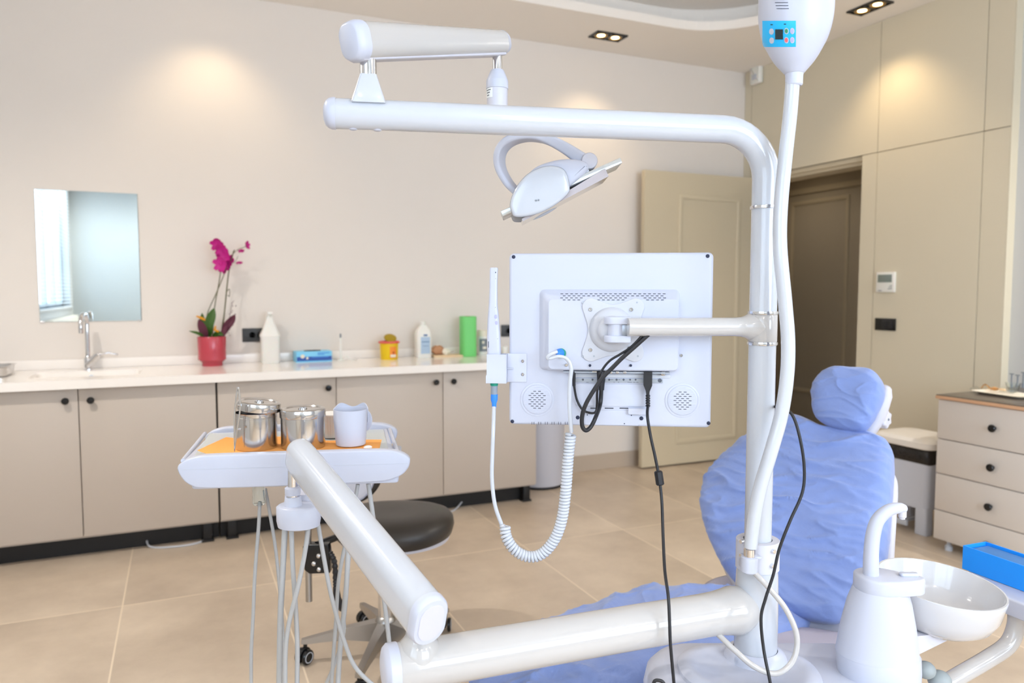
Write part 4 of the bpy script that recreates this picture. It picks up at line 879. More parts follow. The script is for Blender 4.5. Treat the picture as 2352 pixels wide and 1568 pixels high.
# direction of the box arm
A0 = at(822, 95, 1.25); A1 = at(1150, 99, 1.53); dA = (A1 - A0).normalized(); LA = (A1 - A0).length
sA = dA.cross(UZ).normalized()          # towards camera side
def sect(h, wd, r=0.42): return [(x, y) for x, y in rrect(wd, h, r * min(h, wd), 6)]
mb = MB(); n = 10; pp = [A0 + dA * (LA * k / n) for k in range(n + 1)]
mb.sweep(pp, lambda t: sect(0.062 + (0.047 - 0.062) * t, 0.056 + (0.046 - 0.056) * t), UZ); ARM = obj('spring_arm', mb, 'cream', OL, ang=50)
mb = MB(); mb.sweep([A0 - dA * 0.020, A0 - dA * 0.017, A0 - dA * 0.008, A0 + dA * 0.004], lambda t: sect(0.05 + 0.0145 * min(1, t * 1.6), 0.042 + 0.016 * min(1, t * 1.6)), UZ); obj('arm_end_cap', mb, 'plas', OL)
mb = MB(); mb.sweep([A1 - dA * 0.002, A1 + dA * 0.006, A1 + dA * 0.012], lambda t: sect(0.048 - 0.010 * t, 0.047 - 0.012 * t), UZ); obj('arm_end_cap', mb, 'plas', OL)
mb = MB(); mb.sweep([p - UZ * (0.0295 - 0.007 * i / n) for i, p in enumerate(pp)], [(x, y) for x, y in rrect(0.030, 0.006, 0.0028, 3)], UZ); obj('arm_underside_cover', mb, 'plas2', OL)
# left post and pyramid bracket on the tube
lp = at(846, 160, 1.275); tz = zt + PR
lp = V((lp.x, lp.y, 0)); ptub = PXY + dirp * ((lp - PXY).dot(dirp)); lp = ptub
mb = MB(); mb.cyl(lp + UZ * (tz + 0.035), lp + UZ * (A0.z - 0.012), 0.0138, n=28); obj('post', mb, 'chrome', OL)
T = frame(lp + UZ * (tz - 0.010), dirp, UZ); mb = MB(T)
mb.loft([[V((x, y, z)) for x, y in rrect(a, b_, 0.004, 3)] for a, b_, z in ((0.054, 0.052, 0), (0.055, 0.053, 0.002), (0.029, 0.029, 0.046), (0.027, 0.027, 0.049))]); obj('pyramid_bracket', mb, 'white', OL, ang=30)
# right post, cone and stem
rp_ = at(1142, 150, 1.52); rp_ = V((rp_.x, rp_.y, 0)); rz = lambda y: at(1142, y, 1.52).z
mb = MB(); mb.cyl(rp_ + UZ * rz(165), rp_ + UZ * (A1.z - 0.015), 0.0095, n=24); obj('post', mb, 'chrome', OL)
k2 = 1.52 / FPX
mb = MB(Matrix.Translation(rp_)); mb.lathe([(25 * k2, rz(205)), (25 * k2, rz(188)), (24 * k2, rz(184)), (16 * k2, rz(164)), (14 * k2, rz(161)), (0, rz(161))], None, 32); obj('joint_cap', mb, 'plas', OL)
mb = MB(Matrix.Translation(rp_)); mb.lathe([(20 * k2, rz(296)), (23 * k2, rz(288)), (23.5 * k2, rz(204))], None, 32); JS = obj('joint_stem', mb, 'plas2', OL)
mb = MB(); curved_label(mb, V((rp_.x, rp_.y, 0)), 23.6 * k2, -192, -140, rz(228), rz(206), 8, 0.0005); st = obj('sticker', mb, 'sticker', JS, label='small printed sticker')
for i_ in range(3):
    mb = MB(); curved_label(mb, V((rp_.x, rp_.y, 0)), 23.6 * k2, -186 + 4 * i_, -150 - 6 * i_, rz(211.5 + 6 * i_), rz(209.5 + 6 * i_), 5, 0.0009); obj('print_mark', mb, 'ink', st)
# yoke: a curved band from the stem down to the head
YF = 1.53
yk = cr([at(1196, 448, YF), at(1168, 420, YF), at(1149, 383, YF), at(1150, 348, YF), at(1172, 324, YF), at(1210, 313, YF), at(1252, 318, YF + 0.01), at(1295, 338, YF + 0.01), at(1332, 362, YF), at(1358, 378, YF)], 6)
def band(t): return [(x, y) for x, y in rrect(0.040 - 0.010 * t, 0.0125 + 0.017 * t ** 2.0, 0.005, 4)]
mb = MB(); mb.sweep([p for p in yk], lambda t: [(y, x) for x, y in band(t)], FH + RT * 0.45 * 1.0); YK = obj('yoke', mb, 'plas', OL, ang=50)
jc = at(1354, 369, YF - 0.02); mb = MB(frame(jc, RT, FV)); mb.lathe([(0.0165, -0.03), (0.0165, -0.001), (0.0150, 0.001), (0, 0.0012)], None, 28); obj('joint_disc', mb, 'plas2', YK)
# head: tilted axes
hx = (at(1427, 368, 1.5) - at(1152, 491, 1.5)).normalized(); hz_ = (UZ - hx * UZ.dot(hx)).normalized(); hy = hz_.cross(hx)
TH = Matrix((hx, hy, hz_)).transposed().to_4x4(); hc = at(1290, 430, 1.50); TH.translation = hc; k3 = 1.50 / FPX
# reflector bar plate
def tol(px, py, f=1.50):
    q = TH.inverted() @ at(px, py, f); return q
a = tol(1152, 491); b2 = tol(1427, 369)
mb = MB(TH); mb.box(a.x, b2.x, -0.004, 0.085, a.z - 0.006, a.z + 0.0055, 0.0015); obj('reflector_frame', mb, 'refl', OL)
# curved reflector glass below: shallow trough
q0 = tol(1200, 508); q1 = tol(1398, 410); zc = (tol(1397, 424).z)
mb = MB(TH); R = []
for i in range(13):
    u = i / 12; x = q0.x + (q1.x - q0.x) * u; sag = 0.016 * (1 - (2 * u - 1) ** 2)
    R.append([V((x, -0.010, zc + 0.002 + 0.012 * u)), V((x, 0.09, zc + 0.002 + 0.012 * u)), V((x, 0.09, zc + 0.007 + 0.024 * u)), V((x, -0.010, zc + 0.007 + 0.024 * u))])
mb.loft(R); obj('lens', mb, 'lens', OL)
# side shell facing the camera, traced as a shield
sh = [(1171, 470), (1178, 444), (1192, 420), (1212, 399), (1238, 385), (1262, 380), (1285, 383), (1298, 392), (1305, 408), (1308.5, 428), (1307, 441), (1290, 459), (1266, 476), (1236, 490), (1205, 497), (1182, 497), (1175, 487)]
pl = [tol(x, y, 1.475) for x, y in sh]; pl2 = cr([(p.x, p.z, 0) for p in pl], 4, True)
T2 = TH @ Matrix(((1, 0, 0, 0), (0, 0, -1, -0.016), (0, 1, 0, 0), (0, 0, 0, 1)))
mb = MB(T2); mb.prism([(p.x, p.y) for p in pl2], 0.0, 0.012, 0.007); SH = obj('side_shell', mb, 'white', OL, ang=50)
for (x, y) in ((1231, 461), (1237, 460)):
    q = tol(x, y, 1.475); mb = MB(); c = TH @ V((q.x, -0.0285, q.z)); mb.cyl(c, c + FV * 0.0015, 0.0017, n=10); obj('screw_hole', mb, 'mgrey', SH)
# head body behind the shell
bd = [(1185, 480), (1195, 430), (1225, 392), (1262, 376), (1300, 370), (1335, 374), (1350, 386), (1342, 402), (1312, 428), (1275, 462), (1230, 488)]
pl = cr([(tol(x, y, 1.52).x, tol(x, y, 1.52).z, 0) for x, y in bd], 4, True)
mb = MB(TH); q = tol(1325, 402, 1.5); mb.box(q.x - 0.022, q.x + 0.026, -0.002, 0.07, q.z - 0.016, q.z + 0.010, 0.004); obj('frame_mount', mb, 'lgrey', OL)
mb = MB(T2); mb.prism([(p.x, p.y) for p in pl], -0.075, -0.003, 0.010, bb=0.010); obj('head_body', mb, 'plas', OL, ang=50)
mb = MB(TH @ Matrix(((1, 0, 0, 0), (0, 0, -1, 0.095), (0, 1, 0, 0), (0, 0, 0, 1)))); mb.prism([(p.x, p.y) for p in pl2], 0.0, 0.012, 0.007, bb=0.007); obj('side_shell', mb, 'white', OL, ang=50)
mb = MB(); mb.tube([at(1190, 445, YF - 0.03), at(1215, 452, YF - 0.03)], 0.012, 12, rnd=True); obj('yoke_pin', mb, 'plas', OL)

# ================================================================== MONITOR
mq = [at(1171, 583, 1.475), at(1635, 578, 1.435), at(1637, 981, 1.435), at(1168, 975, 1.475)]   # TL TR BR BL
mc = sum(mq, V((0, 0, 0))) / 4; ux = ((mq[1] - mq[0]) + (mq[2] - mq[3])).normalized(); ux.z = 0; ux.normalize(); MN = ux.cross(UZ).normalized() 
if MN.dot(FH) > 0: MN = -MN
MWd = ((mq[1] - mq[0]).length + (mq[2] - mq[3]).length) / 2; MH = ((mq[0] - mq[3]).length + (mq[1] - mq[2]).length) / 2
TM = Matrix((ux, UZ, MN)).transposed().to_4x4(); TM.translation = mc      # x right, y up, z towards camera
def m2(px, py):                                                   # photo pixel -> monitor face coordinates
    d = ray(px, py); t = (mc - CAM).dot(MN) / d.dot(MN); q = CAM + d * t - mc; return V((q.dot(ux), q.dot(UZ)))
MO = thing('monitor', 'back of a white flat monitor held on the pole arm', 'monitor', mc - UZ * MH / 2)
mb = MB(TM); mb.prism(rrect(MWd, MH, 0.010, 8), -0.030, 0.002, 0.006, bb=0.003); CV = obj('back_cover', mb, 'plas', MO, ang=50)
mb = MB(TM); mb.prism(rrect(MWd - 0.03, MH - 0.03, 0.002, 3), -0.0312, -0.0298); obj('screen', mb, 'blackg', MO)
a = m2(1253, 668); b2 = m2(1556, 850)
def mrect(x0, y0, x1, y1, z0, z1, bev, mt, name, par, r=0.003, n=5):
    a = m2(x0, y0); b2 = m2(x1, y1); w_ = abs(b2.x - a.x); h_ = abs(b2.y - a.y)
    mb = MB(TM); mb.prism(rrect(w_, h_, min(r, w_ / 2.01, h_ / 2.01), n, (a.x + b2.x) / 2, (a.y + b2.y) / 2), z0, z1, bev); return obj(name, mb, mt, par, ang=50)
BZ = 0.024
mb = MB(TM); bw, bh = b2.x - a.x, a.y - b2.y; bcx, bcy = (a.x + b2.x) / 2, (a.y + b2.y) / 2
def hrg(l, r_, t, bt, z, rad): p0 = m2(l, t); p1 = m2(r_, bt); return [V((x, y, z)) for x, y in rrect(p1.x - p0.x, p0.y - p1.y, rad, 6, (p0.x + p1.x) / 2, (p0.y + p1.y) / 2)]
mb.loft([hrg(1236, 1559, 663, 852, 0.0, 0.010), hrg(1239, 1558, 664, 851.5, 0.0015, 0.010), hrg(1256, 1556, 684, 850, BZ - 0.0035, 0.008), hrg(1262, 1553, 687, 847, BZ, 0.008)]); BK = obj('rear_housing', mb, 'plas', MO, ang=30)
# vent rows: short dark slots
mb = MB(TM)
for r in range(4):
    y = 674.5 + r * 4.6
    for k in range(22 - (r % 2)):
        x = 1291 + k * 11.1 + (r % 2) * 5.6
        if r >= 2 and (1338 < x < 1372 or 1440 < x < 1478): continue
        c = m2(x, y); zz_ = min(BZ, 0.0015 + (BZ - 0.005) * (y - 664) / 20); mb.box(c.x - 0.0026, c.x + 0.0026, c.y - 0.0006, c.y + 0.0006, zz_ - 0.002, zz_ + 0.0009)
o = obj('vent_slots', mb, 'slot', BK, smooth=False); o['kind'] = 'stuff'
# mounting plate: clover outline
vc = m2(1407, 756); vw = (m2(1477, 756).x - m2(1337, 756).x) / 2; vh = (m2(1407, 686).y - m2(1407, 829).y) / 2
cl = []
for (sx, sy) in ((1, 1), (-1, 1), (-1, -1), (1, -1)):
    ccx, ccy = sx * (vw - 0.017), sy * (vh - 0.017); a0 = math.degrees(math.atan2(sy, sx))
    for k in range(-3, 4): a_ = math.radians(a0 + k * 24); cl.append((ccx + 0.017 * math.cos(a_), ccy + 0.017 * math.sin(a_), 0))
    a1 = math.radians(a0 + 45); cl.append((vw * 0.80 * math.cos(a1), vh * 0.80 * math.sin(a1), 0))
cl = cr(cl, 3, True)
mb = MB(TM); mb.prism([(vc.x + p.x, vc.y + p.y) for p in cl], BZ - 0.001, BZ + 0.0028, 0.0008); VP = obj('mount_plate', mb, 'cplas', MO)
for (x, y) in ((1356, 710), (1448, 710), (1356, 801), (1443, 797)):
    c = m2(x, y); mb = MB(TM); mb.lathe([(0.0036, BZ + 0.0026), (0.0036, BZ + 0.0042), (0.0028, BZ + 0.005), (0.0014, BZ + 0.005), (0.001, BZ + 0.004), (0, BZ + 0.004)], Matrix.Translation((c.x, c.y, 0)), 18); obj('mount_screw', mb, 'steel', VP)
for (x, y) in ((1339, 815), (1364, 815), (1463, 815), (1339, 694), (1461, 694)):
    c = m2(x, y); mb = MB(TM); mb.lathe([(0.0018, BZ + 0.0026), (0.0018, BZ + 0.0031), (0, BZ + 0.0031)], Matrix.Translation((c.x, c.y, 0)), 12); obj('mount_hole', mb, 'port', VP)
c = m2(1404, 755); mb = MB(TM); mb.lathe([(0.043, BZ + 0.0026), (0.0425, BZ + 0.005), (0.034, BZ + 0.011), (0.027, BZ + 0.014), (0.027, BZ + 0.020), (0.020, BZ + 0.028), (0.0, BZ + 0.03)], Matrix.Translation((c.x, c.y, 0)), 48); obj('mount_dome', mb, 'cplas', MO, ang=50)
# bracket fork and pivot
def m3(px, py, h): q = m2(px, py); return TM @ V((q.x, q.y, h))
mb = MB(); c0 = m3(1412, 753, BZ + 0.032)
mb.cyl(V((c0.x, c0.y, m3(1412, 767, 0).z)), V((c0.x, c0.y, m3(1412, 741, 0).z)), 0.0150, n=28); obj('pivot', mb, 'plas', MO)
for (ya, yb) in ((725, 741), (766, 781)):
    za, zb_ = m3(1412, yb, 0).z, m3(1412, ya, 0).z
    q = TM.inverted() @ c0; mb = MB(TM)
    x0 = q.x - 0.020; x1 = m2(1444, 750).x
    ya_ = (TM.inverted() @ V((c0.x, c0.y, za))).y; yb_ = (TM.inverted() @ V((c0.x, c0.y, zb_))).y
    Tf = TM @ Matrix(((1, 0, 0, 0), (0, 0, 1, 0), (0, -1, 0, 0), (0, 0, 0, 1)))
    out = [(x1, -(q.z - 0.016)), (x1, -(q.z + 0.016))] + [(q.x - 0.004 + 0.018 * math.cos(math.radians(a_)), -q.z + 0.018 * math.sin(math.radians(a_))) for a_ in range(-90, -271, -15)]
    mb.T = Tf; mb.prism(out, ya_, yb_, 0.0015); obj('fork_plate', mb, 'plas', MO, ang=45)
mb = MB(TM); x1 = m2(1444, 750).x; ya_ = (TM.inverted() @ V((c0.x, c0.y, m3(0 + 1412, 767, 0).z))).y; yb_ = (TM.inverted() @ V((c0.x, c0.y, m3(1412, 741, 0).z))).y
mb.box(x1 - 0.016, x1 - 0.004, ya_, yb_, q.z - 0.012, q.z + 0.010, 0.001); obj('friction_washers', mb, 'port', MO)
mb = MB(TM); mb.box(x1 - 0.003, x1 + 0.0005, ya_ - 0.008, yb_ + 0.008, q.z - 0.016, q.z + 0.014, 0.001); obj('fork_back', mb, 'plas', MO)
# speakers
for (x, y, a_, g) in ((1234, 917, 0, 0), (1567, 919, 0, 0)):
    c = m2(x, y); Tc = TM @ Matrix.Translation((c.x, c.y, 0)); mb = MB(Tc)
    mb.lathe([(0.0335, 0.001), (0.0335, 0.0028), (0.0318, 0.0034), (0.0300, 0.0034), (0.0298, 0.0030), (0.0280, 0.0044), (0.0272, 0.0046), (0, 0.0046)], None, 48); S = obj('speaker_grille', mb, 'plas', CV, ang=30)
    mb = MB(Tc); 
    for r in range(-4, 5):
        n_ = (4, 5, 6)[2 - min(2, (abs(r) + 1) // 2)] if abs(r) < 4 else 2
        n_ = {0: 4, 1: 3, 2: 4, 3: 3, 4: 2}[abs(r)]
        for k in range(n_): xx = (k - (n_ - 1) / 2) * 0.0096; mb.box(xx - 0.0027, xx + 0.0027, r * 0.0042 - 0.0006, r * 0.0042 + 0.0006, 0.0040, 0.0050)
    o = obj('grille_slots', mb, 'slot', MO, smooth=False); o['kind'] = 'stuff'
    mb = MB(Tc)
    for r in range(-6, 7):
        hw = math.sqrt(max(0, 0.026 ** 2 - (r * 0.0042) ** 2)); 
        if abs(r) > 4: mb.box(-hw, hw, r * 0.0042 - 0.0007, r * 0.0042 + 0.0007, 0.0044, 0.0052)
        else: mb.box(-hw, -0.019 + abs(r) * 0.001, r * 0.0042 - 0.0007, r * 0.0042 + 0.0007, 0.0044, 0.0052); mb.box(0.019 - abs(r) * 0.001, hw, r * 0.0042 - 0.0007, r * 0.0042 + 0.0007, 0.0044, 0.0052)
    o = obj('grille_ribs', mb, 'plas', MO, smooth=False); o['kind'] = 'stuff'
# screws and plugs
for (x, y, r, z) in ((1180, 590, 0.0036, 0), (1625, 588, 0.0036, 0), (1627, 971, 0.0036, 0), (1177, 967, 0.0036, 0), (1327, 958, 0.0039, 0), (1473, 960, 0.0039, 0), (1355, 836, 0.0025, BZ), (1447, 836, 0.0025, BZ), (1349, 952, 0.0013, 0), (1450, 953, 0.0013, 0), (1434, 972, 0.0013, 0)):
    c = m2(x, y); mb = MB(TM); mb.lathe([(r, z + 0.0015), (r, z + 0.0028), (r * 0.8, z + 0.0032), (0, z + 0.0032)], Matrix.Translation((c.x, c.y, 0)), 18); obj('screw_plug', mb, 'navy', MO)
for (x, y) in ((1564, 816), (1302, 835)):
    c = m2(x, y); z = BZ if x < 1400 else 0; mb = MB(TM); mb.lathe([(0.003, z + 0.001), (0.003, z + 0.003), (0.002, z + 0.0038), (0, z + 0.0038)], Matrix.Translation((c.x, c.y, 0)), 14); obj('screw', mb, 'steel', MO)
for k in range(7):
    for s_ in (0, 5):
        if k == 6 and s_: continue
        mrect(1221.5 + k * 15.3 + s_, 968, 1222.3 + k * 15.3 + s_, 974.5, 0.0015, 0.0024, 0, 'slot', 'edge_slit', CV, 0.0001, 1)
# port shelf, label strip, lower cover
mrect(1294, 850, 1537, 856, 0.001, 0.017, 0, 'port', 'port_recess', MO, 0.001)
mrect(1318, 857, 1540, 868, 0.001, 0.0040, 0.0008, 'lgrey', 'port_ledge', MO, 0.002)
LS = mrect(1321, 868, 1522, 879, 0.001, 0.0046, 0, 'port', 'port_label_strip', MO, 0.001)
for (x, y, r) in ((1339, 871, 0.0020), (1361, 871, 0.0020), (1399, 871, 0.0021), (1416, 871, 0.0021), (1432, 871, 0.0021), (1447, 871, 0.0018), (1459.5, 871, 0.0018), (1515, 873, 0.0038)):
    c = m2(x, y); mb = MB(TM); mb.lathe([(r, 0.0044), (r, 0.0051), (r * 0.72, 0.0051), (r * 0.72, 0.0047)], Matrix.Translation((c.x, c.y, 0)), 20); obj('port_symbol', mb, 'ink', LS)
for (x0, x1, y) in ((1346, 1352, 877), (1402, 1408, 871), (1420, 1424, 871), (1409, 1412, 877), (1419, 1422, 877), (1441, 1451, 877), (1454, 1459, 877), (1461, 1466, 877)): mrect(x0, y - 0.4, x1, y + 0.5, 0.0044, 0.0050, 0, 'ink', 'port_lettering', LS, 0.0001, 1)
for (x, y, w_) in ((1417, 853, 4), (1434, 853, 4), (1403, 853, 3)):
    mrect(x - w_, 850, x + w_, 855.5, 0.002, 0.0185, 0.001, 'steel', 'jack', MO, 0.002)
mrect(1517, 851, 1526, 861, 0.002, 0.016, 0.001, 'steel', 'coax_jack', MO, 0.002)
mrect(1360, 850, 1395, 853, 0.002, 0.018, 0, 'steel', 'connector_row', MO, 0.001)
mrect(1322, 880, 1484, 934, 0.001, 0.0036, 0.001, 'plas', 'lower_cover', MO, 0.004)
for x in (1356, 1389, 1423): mrect(x, 935.5, x + 20, 938, 0.001, 0.0026, 0, 'slot', 'cover_slot', MO, 0.0002, 1)
mrect(1343, 940, 1467, 977, 0.001, 0.0030, 0.001, 'plas', 'foot_cover', MO, 0.003)
tg = mrect(1443, 936, 1488, 950, 0.010, 0.0108, 0, 'plas', 'cable_tag', MO, 0.002)
# holder on the left edge with wand
HD = mrect(1166, 811, 1210, 877, 0.002, 0.0048, 0.0008, 'plas', 'holder_plate', MO, 0.001)
for y in (828.5, 859):
    c = m2(1201, y); mb = MB(TM); mb.lathe([(0.0032, 0.0045), (0.0032, 0.006), (0.002, 0.007), (0.001, 0.0062), (0, 0.0062)], Matrix.Translation((c.x, c.y, 0)), 16); obj('holder_screw', mb, 'steel', HD)
mrect(1166, 843.5, 1180, 845.5, 0.0045, 0.010, 0, 'plas', 'holder_rib', HD, 0.0004, 1)
mb = MB(TM); a = m2(1121, 811); b2 = m2(1166, 811); cc = m2(1121, 876); hzc = 0.012
wx = b2.x - a.x; 
# square-section sleeve, open at the top, flared at the foot
def hring(x0, x1, d, y): return [V((x0, y, hzc - d)), V((x1, y, hzc - d)), V((x1, y, hzc + d)), V((x0, y, hzc + d))]
mb.loft([hring(a.x - 0.0008, b2.x, 0.0155, cc.y), hring(a.x - 0.0008, b2.x, 0.0155, cc.y + 0.014), hring(a.x + 0.0006, b2.x, 0.0145, cc.y + 0.017), hring(a.x + 0.001, b2.x, 0.0145, a.y), hring(a.x + 0.003, b2.x - 0.002, 0.0125, a.y), hring(a.x + 0.003, b2.x - 0.002, 0.0125, a.y - 0.012)]); obj('holder_sleeve', mb, 'plas', MO, ang=25)

# ------------------------------------------------------------------ intraoral camera wand with coiled cord
WD = thing('intraoral_camera', 'white wand camera standing in the holder at the left edge of the monitor', 'handpiece', m3(1138, 876, hzc))
prof = [(1131, 1158 - 0, 811), ]
def wring(xl, xr_, y, d):
    q0 = m2(xl, y); q1 = m2(xr_, y); w_ = (q1.x - q0.x) / 2; cx = (q0.x + q1.x) / 2
    return [V((cx + x, q0.y, hzc + z)) for x, z in rrect(2 * w_, 2 * d, min(w_, d) * 0.55, 4)]
mb = MB(TM); mb.loft([wring(1122, 1152, 870, 0.0108), wring(1121.5, 1152.5, 811, 0.0112), wring(1121, 1150.5, 770, 0.0112), wring(1122.5, 1147.5, 730, 0.0105), wring(1125, 1144.5, 700, 0.009), wring(1126.5, 1144, 660, 0.0072), wring(1127, 1145, 622, 0.0066), wring(1127.5, 1145.5, 617, 0.0064), wring(1129, 1144, 615, 0.0055)]); WB = obj('wand_body', mb, 'plas', WD, ang=40)
for (x, y, rx, ry, mt) in ((1142.2, 726, 0.0026, 0.0040, 'blil'), (1143.5, 740, 0.0026, 0.0040, 'blil'), (1141, 626, 0.0009, 0.0013, 'navy'), (1141, 640, 0.0005, 0.0006, 'ink'), (1141, 705, 0.0005, 0.0006, 'ink'), (1146, 776, 0.0006, 0.0006, 'ink')):
    c = m2(x, y); dz = 0.0109 if y > 715 else (0.009 if y > 690 else 0.0067); mb = MB(TM); mb.prism(circ(rx, 16, c.x, c.y, ry), hzc + dz - 0.0012, hzc + dz + 0.0006, 0.0002); obj('wand_button' if mt == 'blil' else 'wand_mark', mb, mt, WB)
mb = MB(TM); c = m2(1125.5, 789); mb.box(c.x - 0.0004, c.x + 0.0004, c.y - 0.006, c.y + 0.006, hzc + 0.0105, hzc + 0.0117); obj('wand_slit', mb, 'navy', WB)
for (ya, yb, r0, r1, mt, nm) in ((884, 875, 0.0076, 0.0082, 'plugg', 'green_ring'), (905, 881, 0.0066, 0.0070, 'plgrey', 'plug_body'), (935, 903, 0.0044, 0.0068, 'plugb', 'plug_boot')):
    a = m3(1136.5, ya, hzc); b2 = m3(1137, yb, hzc); mb = MB(); 
    if nm == 'plug_boot': mb.tube([a, a.lerp(b2, 0.35), a.lerp(b2, 0.6), b2], [0.0042, 0.0048, 0.0070, 0.0070], 20)
    else: mb.cyl(a, b2, r0, r1, n=24, b=0.0008)
    obj(nm, mb, mt, WD)
cfd = 1.44
c1_ = [m3(1136.5, 930, hzc), at(1133, 985, 1.445), at(1131, 1040, 1.44), at(1130, 1100, 1.435), at(1137, 1160, 1.43), at(1152, 1204, 1.43)]
mb = MB(); mb.tube(cr(c1_, 6), 0.0040, 10); CORD = obj('cord', mb, 'white', WD)
axis = cr([at(1160, 1206, 1.43), at(1163, 1232, 1.425), at(1180, 1260, 1.42), at(1205, 1276, 1.42), at(1232, 1277, 1.42), at(1256, 1262, 1.42), at(1278, 1230, 1.42), at(1292, 1185, 1.42), at(1300, 1120, 1.42), at(1305, 1050, 1.42), at(1311, 996, 1.42)], 24)
# arclength-resample then wind a helix
Ls = [0];
for i in range(1, len(axis)): Ls.append(Ls[-1] + (axis[i] - axis[i - 1]).length)
tot = Ls[-1]; turns = 56; N_ = turns * 14; hp_ = []; j = 0; prev = None
for i in range(N_ + 1):
    s_ = tot * i / N_
    while j < len(Ls) - 2 and Ls[j + 1] < s_: j += 1
    t_ = (s_ - Ls[j]) / max(1e-9, Ls[j + 1] - Ls[j]); c = axis[j].lerp(axis[j + 1], t_); tg_ = (axis[j + 1] - axis[j]).normalized()
    if prev is None: prev = FV
    u_ = (FV - tg_ * FV.dot(tg_)).normalized(); w2 = tg_.cross(u_); a_ = 2 * PI * turns * i / N_
    hp_.append(c + (u_ * math.cos(a_) + w2 * math.sin(a_)) * 0.0082)
mb = MB(); mb.tube(hp_, 0.0034, 7); obj('coiled_cord', mb, 'white', WD, ang=80)
pg = m3(1286, 806, BZ); 
c2_ = [at(1312, 992, 1.41), at(1311, 975, 1.405), at(1308, 930, 1.405), at(1309, 880, 1.405), at(1312, 845, 1.405), at(1302, 824, 1.405), at(1283, 818, 1.402), at(1266, 822, 1.40), at(1257, 822, 1.395), at(1263, 814, 1.392), at(1280, 807, 1.395)]
mb = MB(); mb.tube(cr(c2_, 6), [0.0040] * 31 + [0.0033] * 30, 10); obj('cord', mb, 'white', WD)
mb = MB(); mb.tube([m3(1290, 809, BZ - 0.001), m3(1289, 808.5, BZ + 0.004)], [0.0098, 0.0096], 24); obj('green_ring', mb, 'plugg', WD)
mb = MB(); mb.tube([m3(1288, 808, BZ + 0.002), m3(1286, 807.5, BZ + 0.007), m3(1284, 807, BZ + 0.011)], [0.0088, 0.0084, 0.0052], 20, rnd=True); obj('plug_boot', mb, 'plugb', WD)

# ------------------------------------------------------------------ black cables
mb = MB(TM); a = m2(1477, 852); b2 = m2(1496, 852); y0_ = m2(1486, 882).y; zc_ = 0.017
mb.loft([[V((x, y, z + zc_)) for x, z in ((a.x + d, -0.006), (b2.x - d, -0.006), (b2.x - d, 0.006), (a.x + d, 0.006))] for y, d in ((a.y + 0.001, 0.0), (y0_, 0.0), (m2(1486, 895).y, 0.0045), (m2(1486, 903).y, 0.0055))])
PC = thing('power_cable', 'thin black cable with plug and ferrite hanging from the monitor down past the white arm', 'cable', at(1548, 1568, 1.23))
obj('plug', mb, 'black', PC, ang=30)
mb = MB()
for k in range(5): c = m3(1486.5, 906 + k * 5.6, zc_); mb.cyl(c + UZ * 0.0015, c - UZ * 0.0015, 0.0045, n=14, b=0.0004)
mb.cyl(m3(1486.5, 901, zc_), m3(1486.5, 932, zc_), 0.0032, n=12); obj('strain_relief', mb, 'black', PC)
pc = [m3(1486.5, 928, zc_), at(1487, 955, 1.405), at(1494, 1000, 1.40), at(1505, 1050, 1.395), at(1514, 1098, 1.39), at(1520, 1150, 1.38), at(1523, 1230, 1.35), at(1527, 1310, 1.31), at(1535, 1370, 1.275), at(1538, 1430, 1.262), at(1540, 1480, 1.255), at(1548, 1568, 1.25), at(1553, 1620, 1.25)]
P = cr(pc, 8); mb = MB(); mb.tube(P, 0.0029, 10); obj('cord', mb, 'black', PC)
mb = MB(); a = at(1511.5, 1081, 1.392); b2 = at(1516.5, 1114, 1.389); mb.cyl(a, b2, 0.0080, n=8, b=0.002); obj('ferrite', mb, 'black', PC)
def cable(name, pts, r, lb, plug=None, bx=None):
    t = thing(name, lb, 'cable', pts[-1]); mb = MB(); mb.tube(cr(pts, 8), r, 10, rnd=True); obj('cord', mb, 'black', t)
    if plug: mb = MB(); mb.tube(plug[0], plug[1], 14, asp=plug[2]); obj('plug', mb, 'black', t)
cable('video_cable', [m3(1381, 888, 0.018), m3(1378, 925, 0.02), at(1368, 958, 1.40), at(1357, 980, 1.395), at(1345, 988, 1.39), at(1337, 976, 1.388), at(1338, 950, 1.386), at(1348, 923, 1.384), at(1366, 893, 1.383), at(1385, 866, 1.382), at(1408, 843, 1.381), at(1430, 821, 1.379), at(1466, 789, 1.376), at(1494, 764, 1.373)], 0.0041,
      'thick black cable looping below the monitor and up to the white arm', ([m3(1380, 850, 0.018), m3(1380.5, 870, 0.018), m3(1381, 880, 0.018), m3(1381, 893, 0.018)], [0.0088, 0.0086, 0.0066, 0.0056], 0.7))
cable('signal_cable', [m3(1318.5, 883, 0.014), m3(1325, 915, 0.012), m3(1338, 938, 0.012), m3(1356, 946, 0.012), m3(1368, 943, 0.012), m3(1371, 925, 0.012), m3(1371, 898, 0.028), at(1376, 866, 1.394), at(1386, 845, 1.390), at(1402, 827, 1.387), at(1425, 813, 1.384), at(1450, 796, 1.38), at(1482, 763, 1.372)], 0.0023,
      'thin black cable curving under the monitor ports beside the thick one', ([m3(1318.5, 851, 0.014), m3(1318.5, 884, 0.014)], [0.0034, 0.0030], 1.0))
t = cable('foot_cable', [at(1772, 932, 1.42), at(1790, 936, 1.35), at(1818, 950, 1.33), at(1836, 1000, 1.32), at(1847, 1070, 1.315), at(1843, 1130, 1.31), at(1815, 1195, 1.30), at(1790, 1260, 1.295), at(1776, 1320, 1.29), at(1758, 1375, 1.285), at(1748, 1420, 1.28), at(1754, 1490, 1.27), at(1768, 1562, 1.25), at(1776, 1610, 1.25)], 0.0028,
      'thin black cable curving down in front of the blue chair and the pole')
